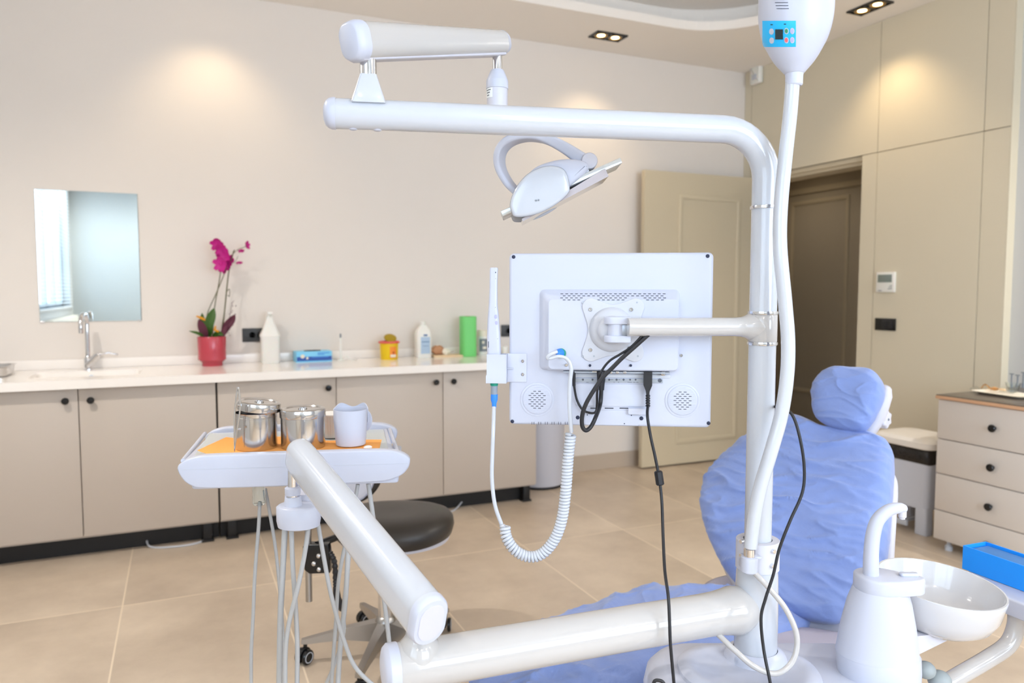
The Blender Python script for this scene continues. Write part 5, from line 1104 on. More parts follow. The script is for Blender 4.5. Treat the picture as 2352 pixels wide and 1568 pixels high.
mb = MB(); mb.tube(cr([at(1500, 1600, 1.22), at(1502, 1567, 1.22), at(1512, 1562, 1.22), at(1524, 1568, 1.22), at(1530, 1590, 1.22)], 5), 0.003, 8); obj('cable_end', mb, 'black', label='short black cable loop at the bottom frame edge beside the unit body', cat='cable')

# ================================================================== SPITTOON
SB = cw(0, 1, 0) ; sc = at(2014, 1500, 1.345); S0 = V((sc.x, sc.y, 0)); zb0 = at(2014, 1533, 1.285).z; zt0 = at(2015, 1318, 1.345).z
SP = thing('spittoon', 'white spittoon with tapered column, curved water spout and tilted round bowl', 'spittoon', V((S0.x, S0.y, 0.6)))
TS = frame(S0, RT, UZ)
mb = MB(TS); el = lambda rx, ry, z, cx=0, cy=0: [V((cx + rx * math.cos(2 * PI * k / 40), cy + ry * math.sin(2 * PI * k / 40), z)) for k in range(40)]
mb.loft([el(0.0735, 0.060, zb0 - 0.001), el(0.0725, 0.059, zb0 + 0.006), el(0.066, 0.055, zb0 + 0.05, 0.0005), el(0.0565, 0.048, zb0 + 0.095, 0.001), el(0.0475, 0.043, zt0 - 0.026, 0.002)]); obj('column', mb, 'plas', SP, ang=50)
mb = MB(TS); mb.loft([el(0.072, 0.062, zb0 - 0.07, 0.005), el(0.074, 0.062, zb0 - 0.03, 0.004), el(0.0745, 0.061, zb0 - 0.004, 0.002), el(0.073, 0.0595, zb0 - 0.001)]); obj('column_base', mb, 'plas', SP)
# cap with beak towards the bowl
def capo(s_=0.93):
    base = [(-0.046, 0), (-0.040, -0.026), (-0.018, -0.042), (0.012, -0.044), (0.040, -0.040), (0.066, -0.034), (0.078, -0.024), (0.080, -0.010), (0.070, 0.000), (0.052, 0.012), (0.034, 0.028), (0.010, 0.040), (-0.018, 0.040), (-0.040, 0.026)]
    P = cr([(x, y, 0) for x, y in base], 4, True); return [(p.x * s_, p.y * s_) for p in P]
mb = MB(TS); mb.prism(capo(), zt0 - 0.028, zt0, 0.005, bb=0.002); obj('cap', mb, 'plas', SP, ang=45)
mb = MB(TS); mb.prism(rrect(0.034, 0.014, 0.005, 4, 0.050, -0.008), zt0 - 0.001, zt0 + 0.006, 0.003); obj('cup_rest', mb, 'plas', SP)
mb = MB(); a = at(2093, 1352, 1.325); mb.cyl(a, at(2102, 1360, 1.315), 0.003, n=12); obj('rinse_nozzle', mb, 'mgrey', SP)
f0 = V(TS @ V((-0.016, 0.0, zt0 - 0.002))); 
fp = cr([f0, at(2001, 1270, 1.345), at(2006, 1225, 1.345), at(2017, 1193, 1.345), at(2040, 1172, 1.345), at(2064, 1166, 1.345), at(2073, 1167, 1.345)], 6)
rr = crv([0.0138, 0.0132, 0.0128, 0.0120, 0.0112, 0.0098, 0.0085], 6)
mb = MB(); mb.tube(fp, rr, 24, rnd=False); mb.sphere(fp[-1], 0.0086, n=10); obj('spout', mb, 'plas', SP, ang=60)
mb = MB(); a = at(2073, 1168, 1.345); mb.cyl(a, a - UZ * 0.016, 0.0070, n=16, b=0.001); mb.cyl(a - UZ * 0.015, a - UZ * 0.019, 0.005, n=16); obj('spout_tip', mb, 'plas2', SP)
bc = at(2160, 1337, 1.425); TBW = frame(bc, RT, UZ) @ Matrix.Scale(1.045, 4) @ Matrix.Rotation(math.radians(4.5), 4, 'Y') @ Matrix.Rotation(math.radians(4), 4, 'X')
rbw = 0.109
mb = MB(TBW); mb.lathe([(0.0, -0.084), (0.042, -0.084), (0.070, -0.079), (0.091, -0.064), (0.103, -0.041), (rbw - 0.002, -0.015), (rbw, -0.003), (rbw - 0.001, 0.0), (rbw - 0.004, 0.0), (rbw - 0.006, -0.004), (0.097, -0.041), (0.084, -0.060), (0.061, -0.071), (0.02, -0.075), (0, -0.075)], None, 64); BW = obj('bowl', mb, 'bowlw', SP, ang=60)
mb = MB(TBW); mb.lathe([(0.013, -0.0745), (0.013, -0.0725), (0.010, -0.0725), (0.010, -0.0745)], None, 20)
for k in range(3): mb.cyl((-0.010, -0.006 + 0.006 * k, -0.0735), (0.010, -0.006 + 0.006 * k, -0.0735), 0.001, n=6)
obj('drain', mb, 'chrome', BW)
bq = TS.inverted() @ bc; bz_ = bc.z - 0.088
mb = MB(TS); mb.loft([[V((0.035, -0.01, zb0 + 0.03)), V((0.035, 0.035, zb0 + 0.03)), V((0.035, 0.035, zb0 - 0.02)), V((0.035, -0.01, zb0 - 0.02))], [V((bq.x + 0.01, bq.y - 0.035, bz_ + 0.004)), V((bq.x + 0.01, bq.y + 0.035, bz_ + 0.004)), V((bq.x + 0.01, bq.y + 0.035, bz_ - 0.006)), V((bq.x + 0.01, bq.y - 0.035, bz_ - 0.006))]]); obj('bowl_bracket', mb, 'plas2', SP)
for (x, y, r) in ((2126, 1538, 0.018), (2158, 1562, 0.021)):
    mb = MB(); mb.sphere(at(x, y, 1.37), r, r, r * 0.9, 10); obj('hose_knob', mb, 'knobg', SP)

# side tray arm with blue box
TA = thing('assistant_tray', 'white side tray on a bent white tube arm at the right frame edge', 'tray arm', at(2330, 1500, 1.55))
mb = MB(); mb.tube(cr([at(2140, 1590, 1.50), at(2200, 1553, 1.51), at(2270, 1512, 1.53), at(2315, 1480, 1.54), at(2333, 1440, 1.545), at(2336, 1395, 1.545)], 8), 0.0175, 24); obj('tube_arm', mb, 'cream', TA, ang=60)
zty = at(2335, 1366, 1.55).z
b1 = at(2212, 1252, 1.70); zbx1 = b1.z; zbx0 = zty
bA = V((b1.x, b1.y, 0)); 
q = ray(2352, 1300); tq = (zbx1 - CH) / q.z; b2 = CAM + q * tq; bd_ = (V((b2.x, b2.y, 0)) - bA).normalized(); bn = V((bd_.y, -bd_.x, 0)); 
if bn.dot(FH) < 0: bn = -bn
TX = Matrix((bd_, bn, UZ)).transposed().to_4x4(); TX.translation = V((bA.x, bA.y, 0))
if TX.to_3x3().determinant() < 0: pass
mb = MB(TX); Hbx = zbx1 - zbx0; Lb = 0.30; Wb = 0.075
mb.box(0, Lb, 0, 0.003, zbx0 + 0.001, zbx1); mb.box(0, Lb, Wb - 0.003, Wb, zbx0 + 0.001, zbx1); mb.box(0, 0.003, 0.003, Wb - 0.003, zbx0 + 0.001, zbx1); mb.box(Lb - 0.003, Lb, 0.003, Wb - 0.003, zbx0 + 0.001, zbx1); mb.box(0.003, Lb - 0.003, 0.003, Wb - 0.003, zbx0 + 0.001, zbx0 + 0.004)
BX = thing('blue_box', 'bright blue open cardboard box standing on the side tray behind the bowl', 'box', TX @ V((Lb / 2, Wb / 2, zbx0 + 0.001)))
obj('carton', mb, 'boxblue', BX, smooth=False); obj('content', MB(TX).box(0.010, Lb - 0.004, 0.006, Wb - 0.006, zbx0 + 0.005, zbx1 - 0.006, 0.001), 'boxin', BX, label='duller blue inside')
mb = MB(TX); mb.prism(rrect(0.46, 0.17, 0.02, 5, 0.245, 0.02), zty - 0.036, zty, 0.004, bb=0.004); obj('tray_slab', mb, 'plas', TA)
mb = MB(TX @ Matrix.Translation((0.11, -0.055, zty))); mb.add([(0, 0, 0.001), (0.22, 0.0, 0.001), (0.22, 0.05, 0.001), (0, 0.05, 0.001), (0, 0, 0.012), (0.22, 0, 0.024), (0.22, 0.05, 0.03), (0, 0.05, 0.002)], [[0, 3, 2, 1], [4, 5, 6, 7], [0, 1, 5, 4], [1, 2, 6, 5], [2, 3, 7, 6], [3, 0, 4, 7]])
obj('tray_clip', mb, 'plas', TA, smooth=False) if False else None

# ================================================================== PATIENT CHAIR
ca = V((0.735, 0.678, 0)); cwid = V((-0.68, 0.733, 0)); be = math.radians(48)
A3 = (RT * ca.x + FH * ca.y).normalized(); W3 = (RT * cwid.x + FH * cwid.y); W3 = (W3 - A3 * W3.dot(A3)).normalized()
B3 = A3 * math.cos(be) + UZ * math.sin(be); N3 = W3.cross(B3).normalized()
if N3.dot(FH) > 0: N3 = -N3
O3 = cw(0.806, 1.907, 0.45)
def ch2(px, py, off=0.0):
    d = ray(px, py); t = (O3 + N3 * off - CAM).dot(N3) / d.dot(N3); q = CAM + d * t - O3; return V((q.dot(W3), q.dot(B3)))
TC = Matrix((W3, B3, N3)).transposed().to_4x4(); TC.translation = O3
if TC.to_3x3().determinant() < 0: TC = Matrix((W3, B3, N3)).transposed().to_4x4(); TC.translation = O3
def pillow(T, out, tf, tb, rings=18, pw=3.0, disp=None, n=5):
    P = cr([(p[0], p[1], 0) for p in out], n, True); c = sum(P, V((0, 0, 0))) / len(P); mb = MB(T); R = []
    ss = [1 - (k / rings) ** 1.35 for k in range(rings)]
    def ringat(s_, sg):
        h = (tf if sg > 0 else -tb) * (max(0, 1 - s_ ** pw)) ** 0.5; out_ = []
        for p in P:
            q = c + (p - c) * s_; v = V((q.x, q.y, h))
            if disp and sg > 0: v.z += disp(v, s_)
            elif disp: v.z -= disp(v, s_) * 0.3
            out_.append(v)
        return out_
    back = [ringat(max(0.02, s_), -1) for s_ in reversed(ss[1:])]
    front = [ringat(max(0.02, s_), 1) for s_ in ss]
    mb.loft(back + front, True); return mb
def wr(sx, sy, amp, seed):
    def f(v, s_):
        q = V((v.x * sx + seed, v.y * sy + noise.noise(v * 6) * 0.8, seed))
        a_ = 1 - abs(noise.noise(q)) * 2
        q2 = V((v.x * sx * 2.3 + seed, v.y * sy * 2.1 + noise.noise(v * 11) * 0.9, seed + 4))
        b_ = 1 - abs(noise.noise(q2)) * 2
        g = 0.007 * (s_ ** 5) * (1 - abs(noise.noise(V(((v.y - v.x * 0.3) * 34, seed, s_ * 2)))) * 2)
        return amp * (a_ ** 3) + amp * 0.55 * (b_ ** 3) + g
    return f
PCH = thing('patient_chair', 'reclined patient chair wrapped in blue disposable covers behind the pole', 'chair', V((O3.x, O3.y, 0)) + W3 * 0.2 - A3 * 0.15)
bo = [(1830, 957), (1868, 972), (1905, 988), (1985, 994), (2028, 1010), (2050, 1035), (2054, 1070), (2051, 1120), (2047, 1180), (2042, 1250), (2030, 1310), (1985, 1372), (1945, 1410), (1925, 1430), (1892, 1431), (1840, 1420), (1790, 1408), (1735, 1378), (1683, 1332), (1645, 1270), (1624, 1215), (1614, 1165), (1617, 1120), (1632, 1085), (1665, 1048), (1720, 1003), (1770, 966), (1800, 957)]
mb = pillow(TC, [ch2(*q) for q in bo], 0.060, 0.035, 64, 5, wr(2.2, 13, 0.013, 3.1), 11); obj('backrest', mb, 'cloth', PCH, ang=180)
# white rear shell
ol = [ch2(*q) for q in bo]; cc_ = sum((V((p.x, p.y)) for p in ol), V((0, 0))) / len(ol)
Tsh = TC @ Matrix.Translation((-0.024, -0.05, -0.045)); mb = pillow(Tsh, [cc_ + (V((p.x, p.y)) - cc_) * 0.955 for p in ol], 0.02, 0.05, 10, 4); obj('backrest_shell', mb, 'plas2', PCH, ang=180)
# headrest
ho_ = [(1868, 925), (1866, 900), (1876, 874), (1896, 855), (1925, 845), (1975, 845), (2005, 852), (2022, 868), (2030, 888), (2028, 915), (2012, 952), (1994, 980), (1975, 990), (1935, 987), (1895, 975), (1874, 955)]
hb = math.radians(64); B4 = A3 * math.cos(hb) + UZ * math.sin(hb); N4 = W3.cross(B4).normalized(); 
if N4.dot(FH) > 0: N4 = -N4
O4 = TC @ V((0.15, 0.60, 0.055)); T4 = Matrix((W3, B4, N4)).transposed().to_4x4(); T4.translation = O4
def hh2(px, py):
    d = ray(px, py); t = (O4 - CAM).dot(N4) / d.dot(N4); q = CAM + d * t - O4; return V((q.dot(W3), q.dot(B4)))
mb = pillow(T4, [hh2(*q) for q in ho_], 0.045, 0.045, 40, 4, wr(6, 12, 0.006, 8.4), 10); obj('headrest', mb, 'cloth', PCH, ang=180)
# headrest back plate and lock knob
def hh3(px, py, off):
    o = O4 + N4 * off; d = ray(px, py); return CAM + d * ((o - CAM).dot(N4) / d.dot(N4))
mb = MB(); mb.tube([hh3(1975, 1010, -0.085), hh3(2012, 955, -0.072), hh3(2030, 905, -0.055), hh3(2034, 895, -0.05)], [0.026, 0.028, 0.024, 0.018], 16, asp=1.5, rnd=True); obj('headrest_mount', mb, 'plas2', PCH)
mb = MB(); c = hh3(2031, 962, -0.085); mb.prism([((0.026 + 0.003 * math.cos(6 * t)) * math.cos(t), (0.026 + 0.003 * math.cos(6 * t)) * math.sin(t)) for t in [2 * PI * k / 48 for k in range(48)]], -0.030, 0.012, 0.006, T=frame(c, UZ, RT + FV * 1.2)); LK = obj('lock_knob', mb, 'plas2', PCH)
mb = MB(); mb.sphere(c + (RT + FV * 1.2).normalized() * 0.012, 0.004, n=8); obj('knob_screw', mb, 'mgrey', LK)
# seat and leg rest
SZ = 0.465
so = [(0.66, 2.10), (0.56, 2.125), (0.46, 2.135), (0.385, 2.115), (0.33, 2.075), (0.20, 1.99), (0.05, 1.865), (-0.03, 1.77), (-0.085, 1.66), (-0.10, 1.55), (-0.07, 1.46), (-0.01, 1.43), (0.07, 1.445), (0.18, 1.53), (0.32, 1.62), (0.46, 1.71), (0.60, 1.79), (0.74, 1.87), (0.80, 1.95), (0.76, 2.03)]
TSE = Matrix.Translation(V((0, 0, SZ - 0.05))) @ Matrix((RT, FH, UZ)).transposed().to_4x4()
mb = pillow(TSE, so, 0.055, 0.05, 50, 4, wr(6, 6, 0.014, 5.7), 10); obj('seat', mb, 'cloth', PCH, ang=180)
mb = pillow(Matrix.Translation(V((0, 0, -0.05))) @ TSE, [(0.36 + (x - 0.36) * 0.92, 1.8 + (y - 1.8) * 0.90) for x, y in so], 0.02, 0.05, 8, 4); obj('seat_shell', mb, 'shell', PCH, ang=180)
mb = pillow(TC @ Matrix.Translation((-0.03, 0.0, -0.06)), [V((0.33 * math.cos(a) * 0.8 + 0.15, 0.12 * math.sin(a) - 0.03)) for a in [2 * PI * k / 14 for k in range(14)]], 0.02, 0.03, 8, 4); obj('hinge_cover', mb, 'shell', PCH, ang=180)
mb = pillow(Matrix((RT, FH, UZ)).transposed().to_4x4() @ Matrix.Translation((0.72, 1.80, 0.415)), [(0.17 * math.cos(2 * PI * k / 16), 0.10 * math.sin(2 * PI * k / 16)) for k in range(16)], 0.02, 0.045, 8, 4); obj('side_cover', mb, 'shell', PCH, ang=180)
mb = MB(); c = cw(0.45, 1.86, 0); mb.loft([[c + RT * x + FH * y + UZ * z for x, y in rrect(a_, b_, 0.06, 6)] for a_, b_, z in ((0.62, 0.42, 0), (0.62, 0.42, 0.04), (0.5, 0.3, 0.07), (0.34, 0.22, 0.12), (0.32, 0.2, 0.36))]); obj('pedestal', mb, 'plas2', PCH)

# ================================================================== DELIVERY TABLE (tray) on its arm
TD = at(675, 1075, 1.59); dyaw = -YAW + math.radians(7.1); ztr = 0.944
DT = thing('instrument_table', 'white oval-ended instrument table on a swivelling arm, left of the monitor', 'instrument table', V((TD.x, TD.y, 0.87)))
TT = Matrix.Translation(V((TD.x, TD.y, 0))) @ Matrix.Rotation(dyaw, 4, 'Z')
XT = TT.inverted()
def t2(px, py, y=0.0):
    """photo pixel on the local plane y = const of the table"""
    o = XT @ CAM; d = XT.to_3x3() @ ray(px, py); return o + d * ((y - o.y) / d.y)
po = [(408, 1077), (409, 1070), (414, 1064), (429, 1055), (459, 1047), (495, 1044.5), (600, 1041), (760, 1036), (876, 1033), (912, 1036.5), (931, 1044), (941, 1053), (941, 1065), (936, 1076), (924, 1089), (900, 1100), (864, 1106), (740, 1112), (640, 1116), (540, 1119.5), (462, 1120), (443, 1116), (426, 1106), (414, 1091)]
PO = [t2(*q) for q in po]; PO = cr([(p.x, p.z, 0) for p in PO], 3, True)
Ty = lambda y: TT @ Matrix(((1, 0, 0, 0), (0, 0, -1, y), (0, 1, 0, 0), (0, 0, 0, 1)))
mb = MB(Ty(0.0)); mb.prism([(p.x, p.y) for p in PO], -0.022, 0.004, 0.004, bb=0.003); FP = obj('front_panel', mb, 'plas', DT, ang=40)
mb = MB(TT); a = t2(415, 1078); b2 = t2(938, 1061); mb.box(a.x, b2.x, -0.0046, -0.0038, a.z - 0.0002, a.z + 0.0003); obj('panel_seam', mb, 'lgrey', FP)
bx0, bx1 = -0.205, 0.205; YBK = 0.315
mb = MB(Ty(YBK)); mb.prism([(p.x * 0.985 - 0.033, 0.9275 + (p.y - 0.924) * 1.03) for p in PO], -0.022, 0.004, 0.006, bb=0.004); obj('rear_panel', mb, 'plas', DT, ang=40)
# body between the panels
zbt = 0.886
mb = MB(TT); mb.loft([[V((-0.225, 0.0, 0.898)), V((0.215, 0.0, 0.898)), V((0.215, 0.0, 0.942)), V((-0.225, 0.0, 0.942))], [V((-0.25, YBK, 0.898)), V((0.185, YBK, 0.898)), V((0.185, YBK, 0.942)), V((-0.25, YBK, 0.942))]]); obj('tray_body', mb, 'plas', DT)
mb = MB(TT); mb.loft([[V((-0.212, 0.012, ztr - 0.003)), V((0.203, 0.012, ztr - 0.003)), V((0.203, 0.012, ztr)), V((-0.212, 0.012, ztr))], [V((-0.252, YBK - 0.022, ztr - 0.003)), V((0.178, YBK - 0.022, ztr - 0.003)), V((0.178, YBK - 0.022, ztr)), V((-0.252, YBK - 0.022, ztr))]]); obj('glass_mat', mb, 'gtop', DT)
for s_, xa, xb in ((-1, -0.229, -0.264), (1, 0.224, 0.194)):
    mb = MB(TT); mb.tube([(xa, 0.002, ztr - 0.004), (xb, YBK - 0.02, ztr - 0.001)], 0.0048, 14); obj('side_rail', mb, 'plas', DT)
a = t2(437, 1128); b2 = t2(915, 1106)
mb = MB(TT); mb.prism(rrect(b2.x - a.x, 0.30, 0.01, 4, (a.x + b2.x) / 2, 0.155), 0.8765, 0.8985, 0.002, bb=0.004); obj('lower_body', mb, 'plas', DT)
mb = MB(TT); q = t2(412, 1100, 0.10); mb.cyl((a.x - 0.014, 0.1, 0.908), (a.x + 0.02, 0.1, 0.908), 0.006, n=14); obj('side_knob', mb, 'mgrey', DT)
# carrying arm
n0 = at(985, 1428, 1.055); n1 = at(683, 1042, 1.485)
n0 = V((SK.x, SK.y, 0)) + (V((n0.x, n0.y, 0)) - V((SK.x, SK.y, 0))) * 0.9 + UZ * n0.z
dn = (n1 - n0).normalized(); Ln = (n1 - n0).length
asec = lambda s_=1.0: [(x * s_, y * s_) for x, y in rrect(0.056, 0.080, 0.0272, 8)]
mb = MB(); mb.sweep([n0, n0.lerp(n1, 0.3), n0.lerp(n1, 0.6), n0.lerp(n1, 0.92), n1 - dn * 0.014, n1 - dn * 0.004, n1], lambda t: asec(1 - 0.07 * min(t * 1.2, 1) - (0.10 if t > 0.99 else (0.03 if t > 0.8 else 0))), UZ); obj('carrying_arm', mb, 'white', DT, ang=50)
mb = MB(); mb.sweep([n0 + dn * 0.006, n0, n0 - dn * 0.006, n0 - dn * 0.010], lambda t: asec(1.03 - 0.10 * max(0, t - 0.6) / 0.4), UZ); CPo = obj('arm_end_cap', mb, 'plas', DT, ang=40)
mb = MB(); mb.sweep([n0 - dn * 0.009, n0 - dn * 0.0112], lambda t: [(x * 0.72, y * 0.76) for x, y in asec()], UZ); obj('cap_inset', mb, 'plas2', CPo, ang=40)
mb = MB(); mb.cyl(SK + UZ * (az + RA + 0.022), SK + UZ * (n0.z - 0.012), 0.0125, n=24); obj('arm_post', mb, 'chrome', DT)
# swivel below the tray
sw = at(686, 1180, 1.50); S2 = V((sw.x, sw.y, 0)); zz = lambda y: at(686, y, 1.50).z; k4 = 1.50 / FPX
pt = at(672, 1105, 1.495); T5 = Matrix.Translation(V((pt.x, pt.y, 0)))
mb = MB(T5); mb.lathe([(0.0095, zz(1120)), (0.0095, zz(1060))], None, 20); obj('swivel_shaft', mb, 'chrome', DT)
mb = MB(T5); mb.lathe([(0.0150, zz(1134)), (0.0158, zz(1131)), (0.0158, zz(1118)), (0.013, zz(1116)), (0, zz(1116))], None, 28); obj('swivel_collar', mb, 'plas', DT)
mb = MB(T5); mb.lathe([(0.0125, zz(1140)), (0.0125, zz(1132))], None, 24); obj('swivel_ring', mb, 'chrome', DT)
mb = MB(T5); mb.lathe([(0.022, zz(1170)), (0.0185, zz(1160)), (0.0160, zz(1140)), (0.0150, zz(1138)), (0, zz(1138))], None, 28); obj('swivel_neck', mb, 'plas', DT)
mb = MB(frame(S2, RT, UZ)); mb.loft([el(0.030, 0.026, zz(1211)), el(0.042, 0.036, zz(1206)), el(0.0445, 0.038, zz(1192)), el(0.0445, 0.038, zz(1162)), el(0.040, 0.034, zz(1158))]); obj('swivel_drum', mb, 'plas', DT, ang=50)
mb = MB(); c = at(668, 1140, 1.53); c2 = at(690, 1175, 1.60); mb.box(-0.012, 0.05, -0.006, 0.13, zz(1180), 0.8775, 0.003, T=frame(V((c.x, c.y, 0)), RT, UZ) ); obj('support_bracket', mb, 'plas2', DT)
# clear suction holder
p = at(595, 1145, 1.63); mb = MB(Matrix.Translation(V((p.x, p.y, 0)))); z1_ = 0.878; z0_ = at(595, 1158, 1.63).z
mb.lathe([(0.012, z0_), (0.014, z0_ + 0.003), (0.0145, z1_), (0.0125, z1_), (0.0125, z0_ + 0.004), (0, z0_ + 0.004)], None, 20); obj('clear_cup', mb, 'glass', DT)
hoses = [([(597, 1150), (594, 1210), (586, 1310), (581, 1420), (577, 1500), (577, 1590)], 1.63, 0.0040), ([(609, 1122), (620, 1180), (633, 1260), (643, 1360), (650, 1460), (652, 1590)], 1.66, 0.0038),
         ([(655, 1205), (650, 1300), (644, 1420), (641, 1590)], 1.53, 0.0062), ([(669, 1205), (672, 1290), (678, 1380), (683, 1480), (682, 1590)], 1.52, 0.0050), ([(709, 1205), (700, 1270), (684, 1350), (666, 1420), (656, 1490), (655, 1590)], 1.50, 0.0048),
         ([(729, 1195), (742, 1270), (757, 1350), (772, 1410), (790, 1470), (815, 1530), (860, 1575), (900, 1600)], 1.54, 0.0046), ([(822, 1112), (812, 1170), (795, 1240), (778, 1330), (772, 1420), (766, 1500), (760, 1590)], 1.66, 0.0044),
         ([(846, 1110), (856, 1180), (868, 1270), (880, 1360), (890, 1440), (900, 1530), (905, 1600)], 1.66, 0.0052), ([(796, 1125), (800, 1200), (799, 1280), (793, 1380), (782, 1480), (775, 1590)], 1.60, 0.0058), ([(800, 1125), (806, 1210), (800, 1300), (788, 1400), (790, 1450), (770, 1520), (740, 1590)], 1.70, 0.0042)]
for pl, f_, r in hoses:
    mb = MB(); mb.tube(cr([at(x, y, f_) for x, y in pl], 6), r, 12); obj('handpiece_hose', mb, 'grey', DT)

# ------------------------------------------------------------------ items on the table
def ontab(px, py): return atZ(px, py, ztr)
def jar_at(px, r, fr, h, label, open_):
    p = at(px, 1030, fr); p = V((p.x, p.y, ztr + 0.0008)); t = thing('steel_jar', label, 'jar', p); T = Matrix.Translation(p)
    mb = MB(T); pr = [(r * 0.93, 0), (r * 0.97, 0.0015), (r * 0.985, 0.005), (r * 0.985, h * 0.86), (r * 1.0, h * 0.865), (r * 1.0, h * 0.885), (r * 0.985, h * 0.89), (r * 0.985, h - 0.001), (r * 1.0, h), (r * 0.97, h)]
    if open_: pr += [(r * 0.965, h - 0.002), (r * 0.965, 0.004), (0, 0.003)]
    else: pr += [(0, h)]
    mb.lathe(pr, None, 56); obj('jar_body', mb, 'steel', t)
    if open_: TL = T @ frame(V((0, 0, 0)), RT, UZ) @ Matrix.Translation((0.005, 0.002, h + 0.0045)) @ Matrix.Rotation(math.radians(7.5), 4, 'Y')
    else: TL = T @ Matrix.Translation((0, 0, h - 0.010))
    mb = MB(TL); mb.lathe([(r * 1.015, 0.0), (r * 1.025, 0.001), (r * 1.025, 0.014), (r * 1.0, 0.018), (r * 0.92, 0.020), (r * 0.80, 0.0195), (r * 0.76, 0.0175), (0.0, 0.0175), (0, 0.0165), (r * 0.9, 0.0165), (r * 0.985, 0.012), (r * 0.985, 0.0)], None, 56); L = obj('lid', mb, 'steel', t)
    mb = MB(TL); mb.lathe([(0.009, 0.017), (0.010, 0.0175), (0.010, 0.0195), (0.008, 0.020), (0.008, 0.018)], Matrix.Translation((0.0, 0, 0)), 20); obj('lid_hole_ring', mb, 'steel', L)
    if open_: mb = MB(T); mb.lathe([(r * 0.95, h * 0.80), (r * 0.5, h * 0.86), (0, h * 0.86)], None, 24); obj('jar_content', mb, 'navy', t)
    return t
jar_at(590, 0.0465, 1.672, 0.083, 'steel instrument jar with its lid propped open, tweezers beside it', True)
jar_at(697, 0.0500, 1.685, 0.080, 'closed steel jar with flat lid between the open jar and the white cup', False)
tz0 = at(541, 1040, 1.625); tz0.z = ztr + 0.003
tw = thing('tweezers', 'steel tweezers leaning upright against the open steel jar', 'tweezers', tz0)
for s_, XS in ((0, (539, 544, 551, 551, 548.5, 547)), (1, (538.5, 538, 539.5, 542.5, 545, 546.5))):
    mb = MB(); P = cr([at(x, y, 1.615) for x, y in zip(XS, (1037, 990, 945, 918, 900, 889))], 5)
    mb.sweep(P, lambda t: [(y, x) for x, y in rrect(0.0014 + 0.0042 * t ** 0.6 * (1 if t < 0.97 else 0.6), 0.0018, 0.0006, 2)], RT); obj('tweezer_arm', mb, 'steel', tw)
for y in (930, 985): 
    mb = MB(); c = at(547, y, 1.615); mb.cyl(c, c + RT * 0.007, 0.0025, n=8); obj('grip_pin', mb, 'steel', tw)
# napkin
def napkin():
    mb = MB(TT); nx, ny = 44, 14; V0 = []
    for j in range(ny + 1):
        for i in range(nx + 1):
            u, v = i / nx, j / ny; x = -0.212 + 0.392 * u + (0.0 if u > .5 else 0.02 * v * (1 - 2 * u)); y = 0.026 + 0.20 * v * (0.65 + 0.35 * math.sin(PI * min(1, u * 1.3 + 0.15)))
            z = ztr + 0.0012 + 0.0006 * noise.noise(V((x * 30, y * 30, 1)))
            if u < 0.14: z += 0.012 * ((0.14 - u) / 0.14) ** 2 * (1 - 0.3 * v) ; x += 0.006 * (0.14 - u) / 0.14
            if u > 0.1 and u < 0.28 and v > 0.7: z += 0.012 * (v - 0.7) / 0.3 * math.sin(PI * (u - 0.1) / 0.18)
            V0.append(V((x, y, z)))
    W = nx + 1; fs = []; n1 = len(V0); V1 = [p - UZ * 0.0009 for p in V0]
    for j in range(ny):
        for i in range(nx): a = j * W + i; fs += [[a, a + 1, a + W + 1, a + W], [n1 + a, n1 + a + W, n1 + a + W + 1, n1 + a + 1]]
    for i in range(nx): a = ny * W + i; fs += [[i, n1 + i, n1 + i + 1, i + 1], [a, a + 1, n1 + a + 1, n1 + a]]
    for j in range(ny): a = j * W; b_ = a + nx; fs += [[a, a + W, n1 + a + W, n1 + a], [b_, n1 + b_, n1 + b_ + W, b_ + W]]
    mb.add(V0 + V1, fs); return mb
obj('napkin', napkin(), 'orange', label='orange paper napkin spread under the jars and cup on the table', cat='napkin', ang=60)
# white cup with wavy flap behind
p = at(806, 1028, 1.70); p = V((p.x, p.y, ztr + 0.0022)); t = thing('white_cup', 'white plastic cup with wavy flaps standing on a napkin beside the closed jar', 'cup', p); T = Matrix.Translation(p)
hc_ = 0.083; mb = MB(T); n = 48; prf = [(0.030, 0), (0.0335, 0.002), (0.0355, 0.02), (0.0375, 0.055), (0.0385, hc_)]
mb.lathe(prf + [(0.0372, hc_), (0.036, 0.05), (0.033, 0.006), (0, 0.005)], None, n); obj('cup_body', mb, 'plas', t)
mb = MB(T @ frame(V((0, 0, 0)), RT, UZ)); R = []
for i in range(25):
    a_ = math.radians(10 + 165 * i / 24); hz2 = hc_ + 0.010 * math.sin(PI * i / 24 * 2) ** 2 * 1.0; rr2 = 0.0385
    c_, s_ = math.cos(a_), math.sin(a_); zb2 = 0.05
    R.append([V((rr2 * c_, rr2 * s_, zb2)), V(((rr2 + 0.0015) * c_, (rr2 + 0.0015) * s_, zb2)), V(((rr2 + 0.002) * c_, (rr2 + 0.002) * s_, hz2)), V(((rr2) * c_, (rr2) * s_, hz2))])
mb.loft(R); obj('wavy_rim', mb, 'plas', t)
mb = MB(); P2 = frame(at(838, 965, 1.735), RT, FV); mb.T = P2; mb.prism([(x * 0.9, y) for x, y in circ(0.0195, 24, 0, 0, 0.026)], -0.002, 0.002, 0.001); obj('side_flap', mb, 'plas', t)
p = at(762, 1012, 1.80); p = V((p.x, p.y, ztr + 0.0022)); mb = MB(Matrix.Translation(p)); n = 60; R = []
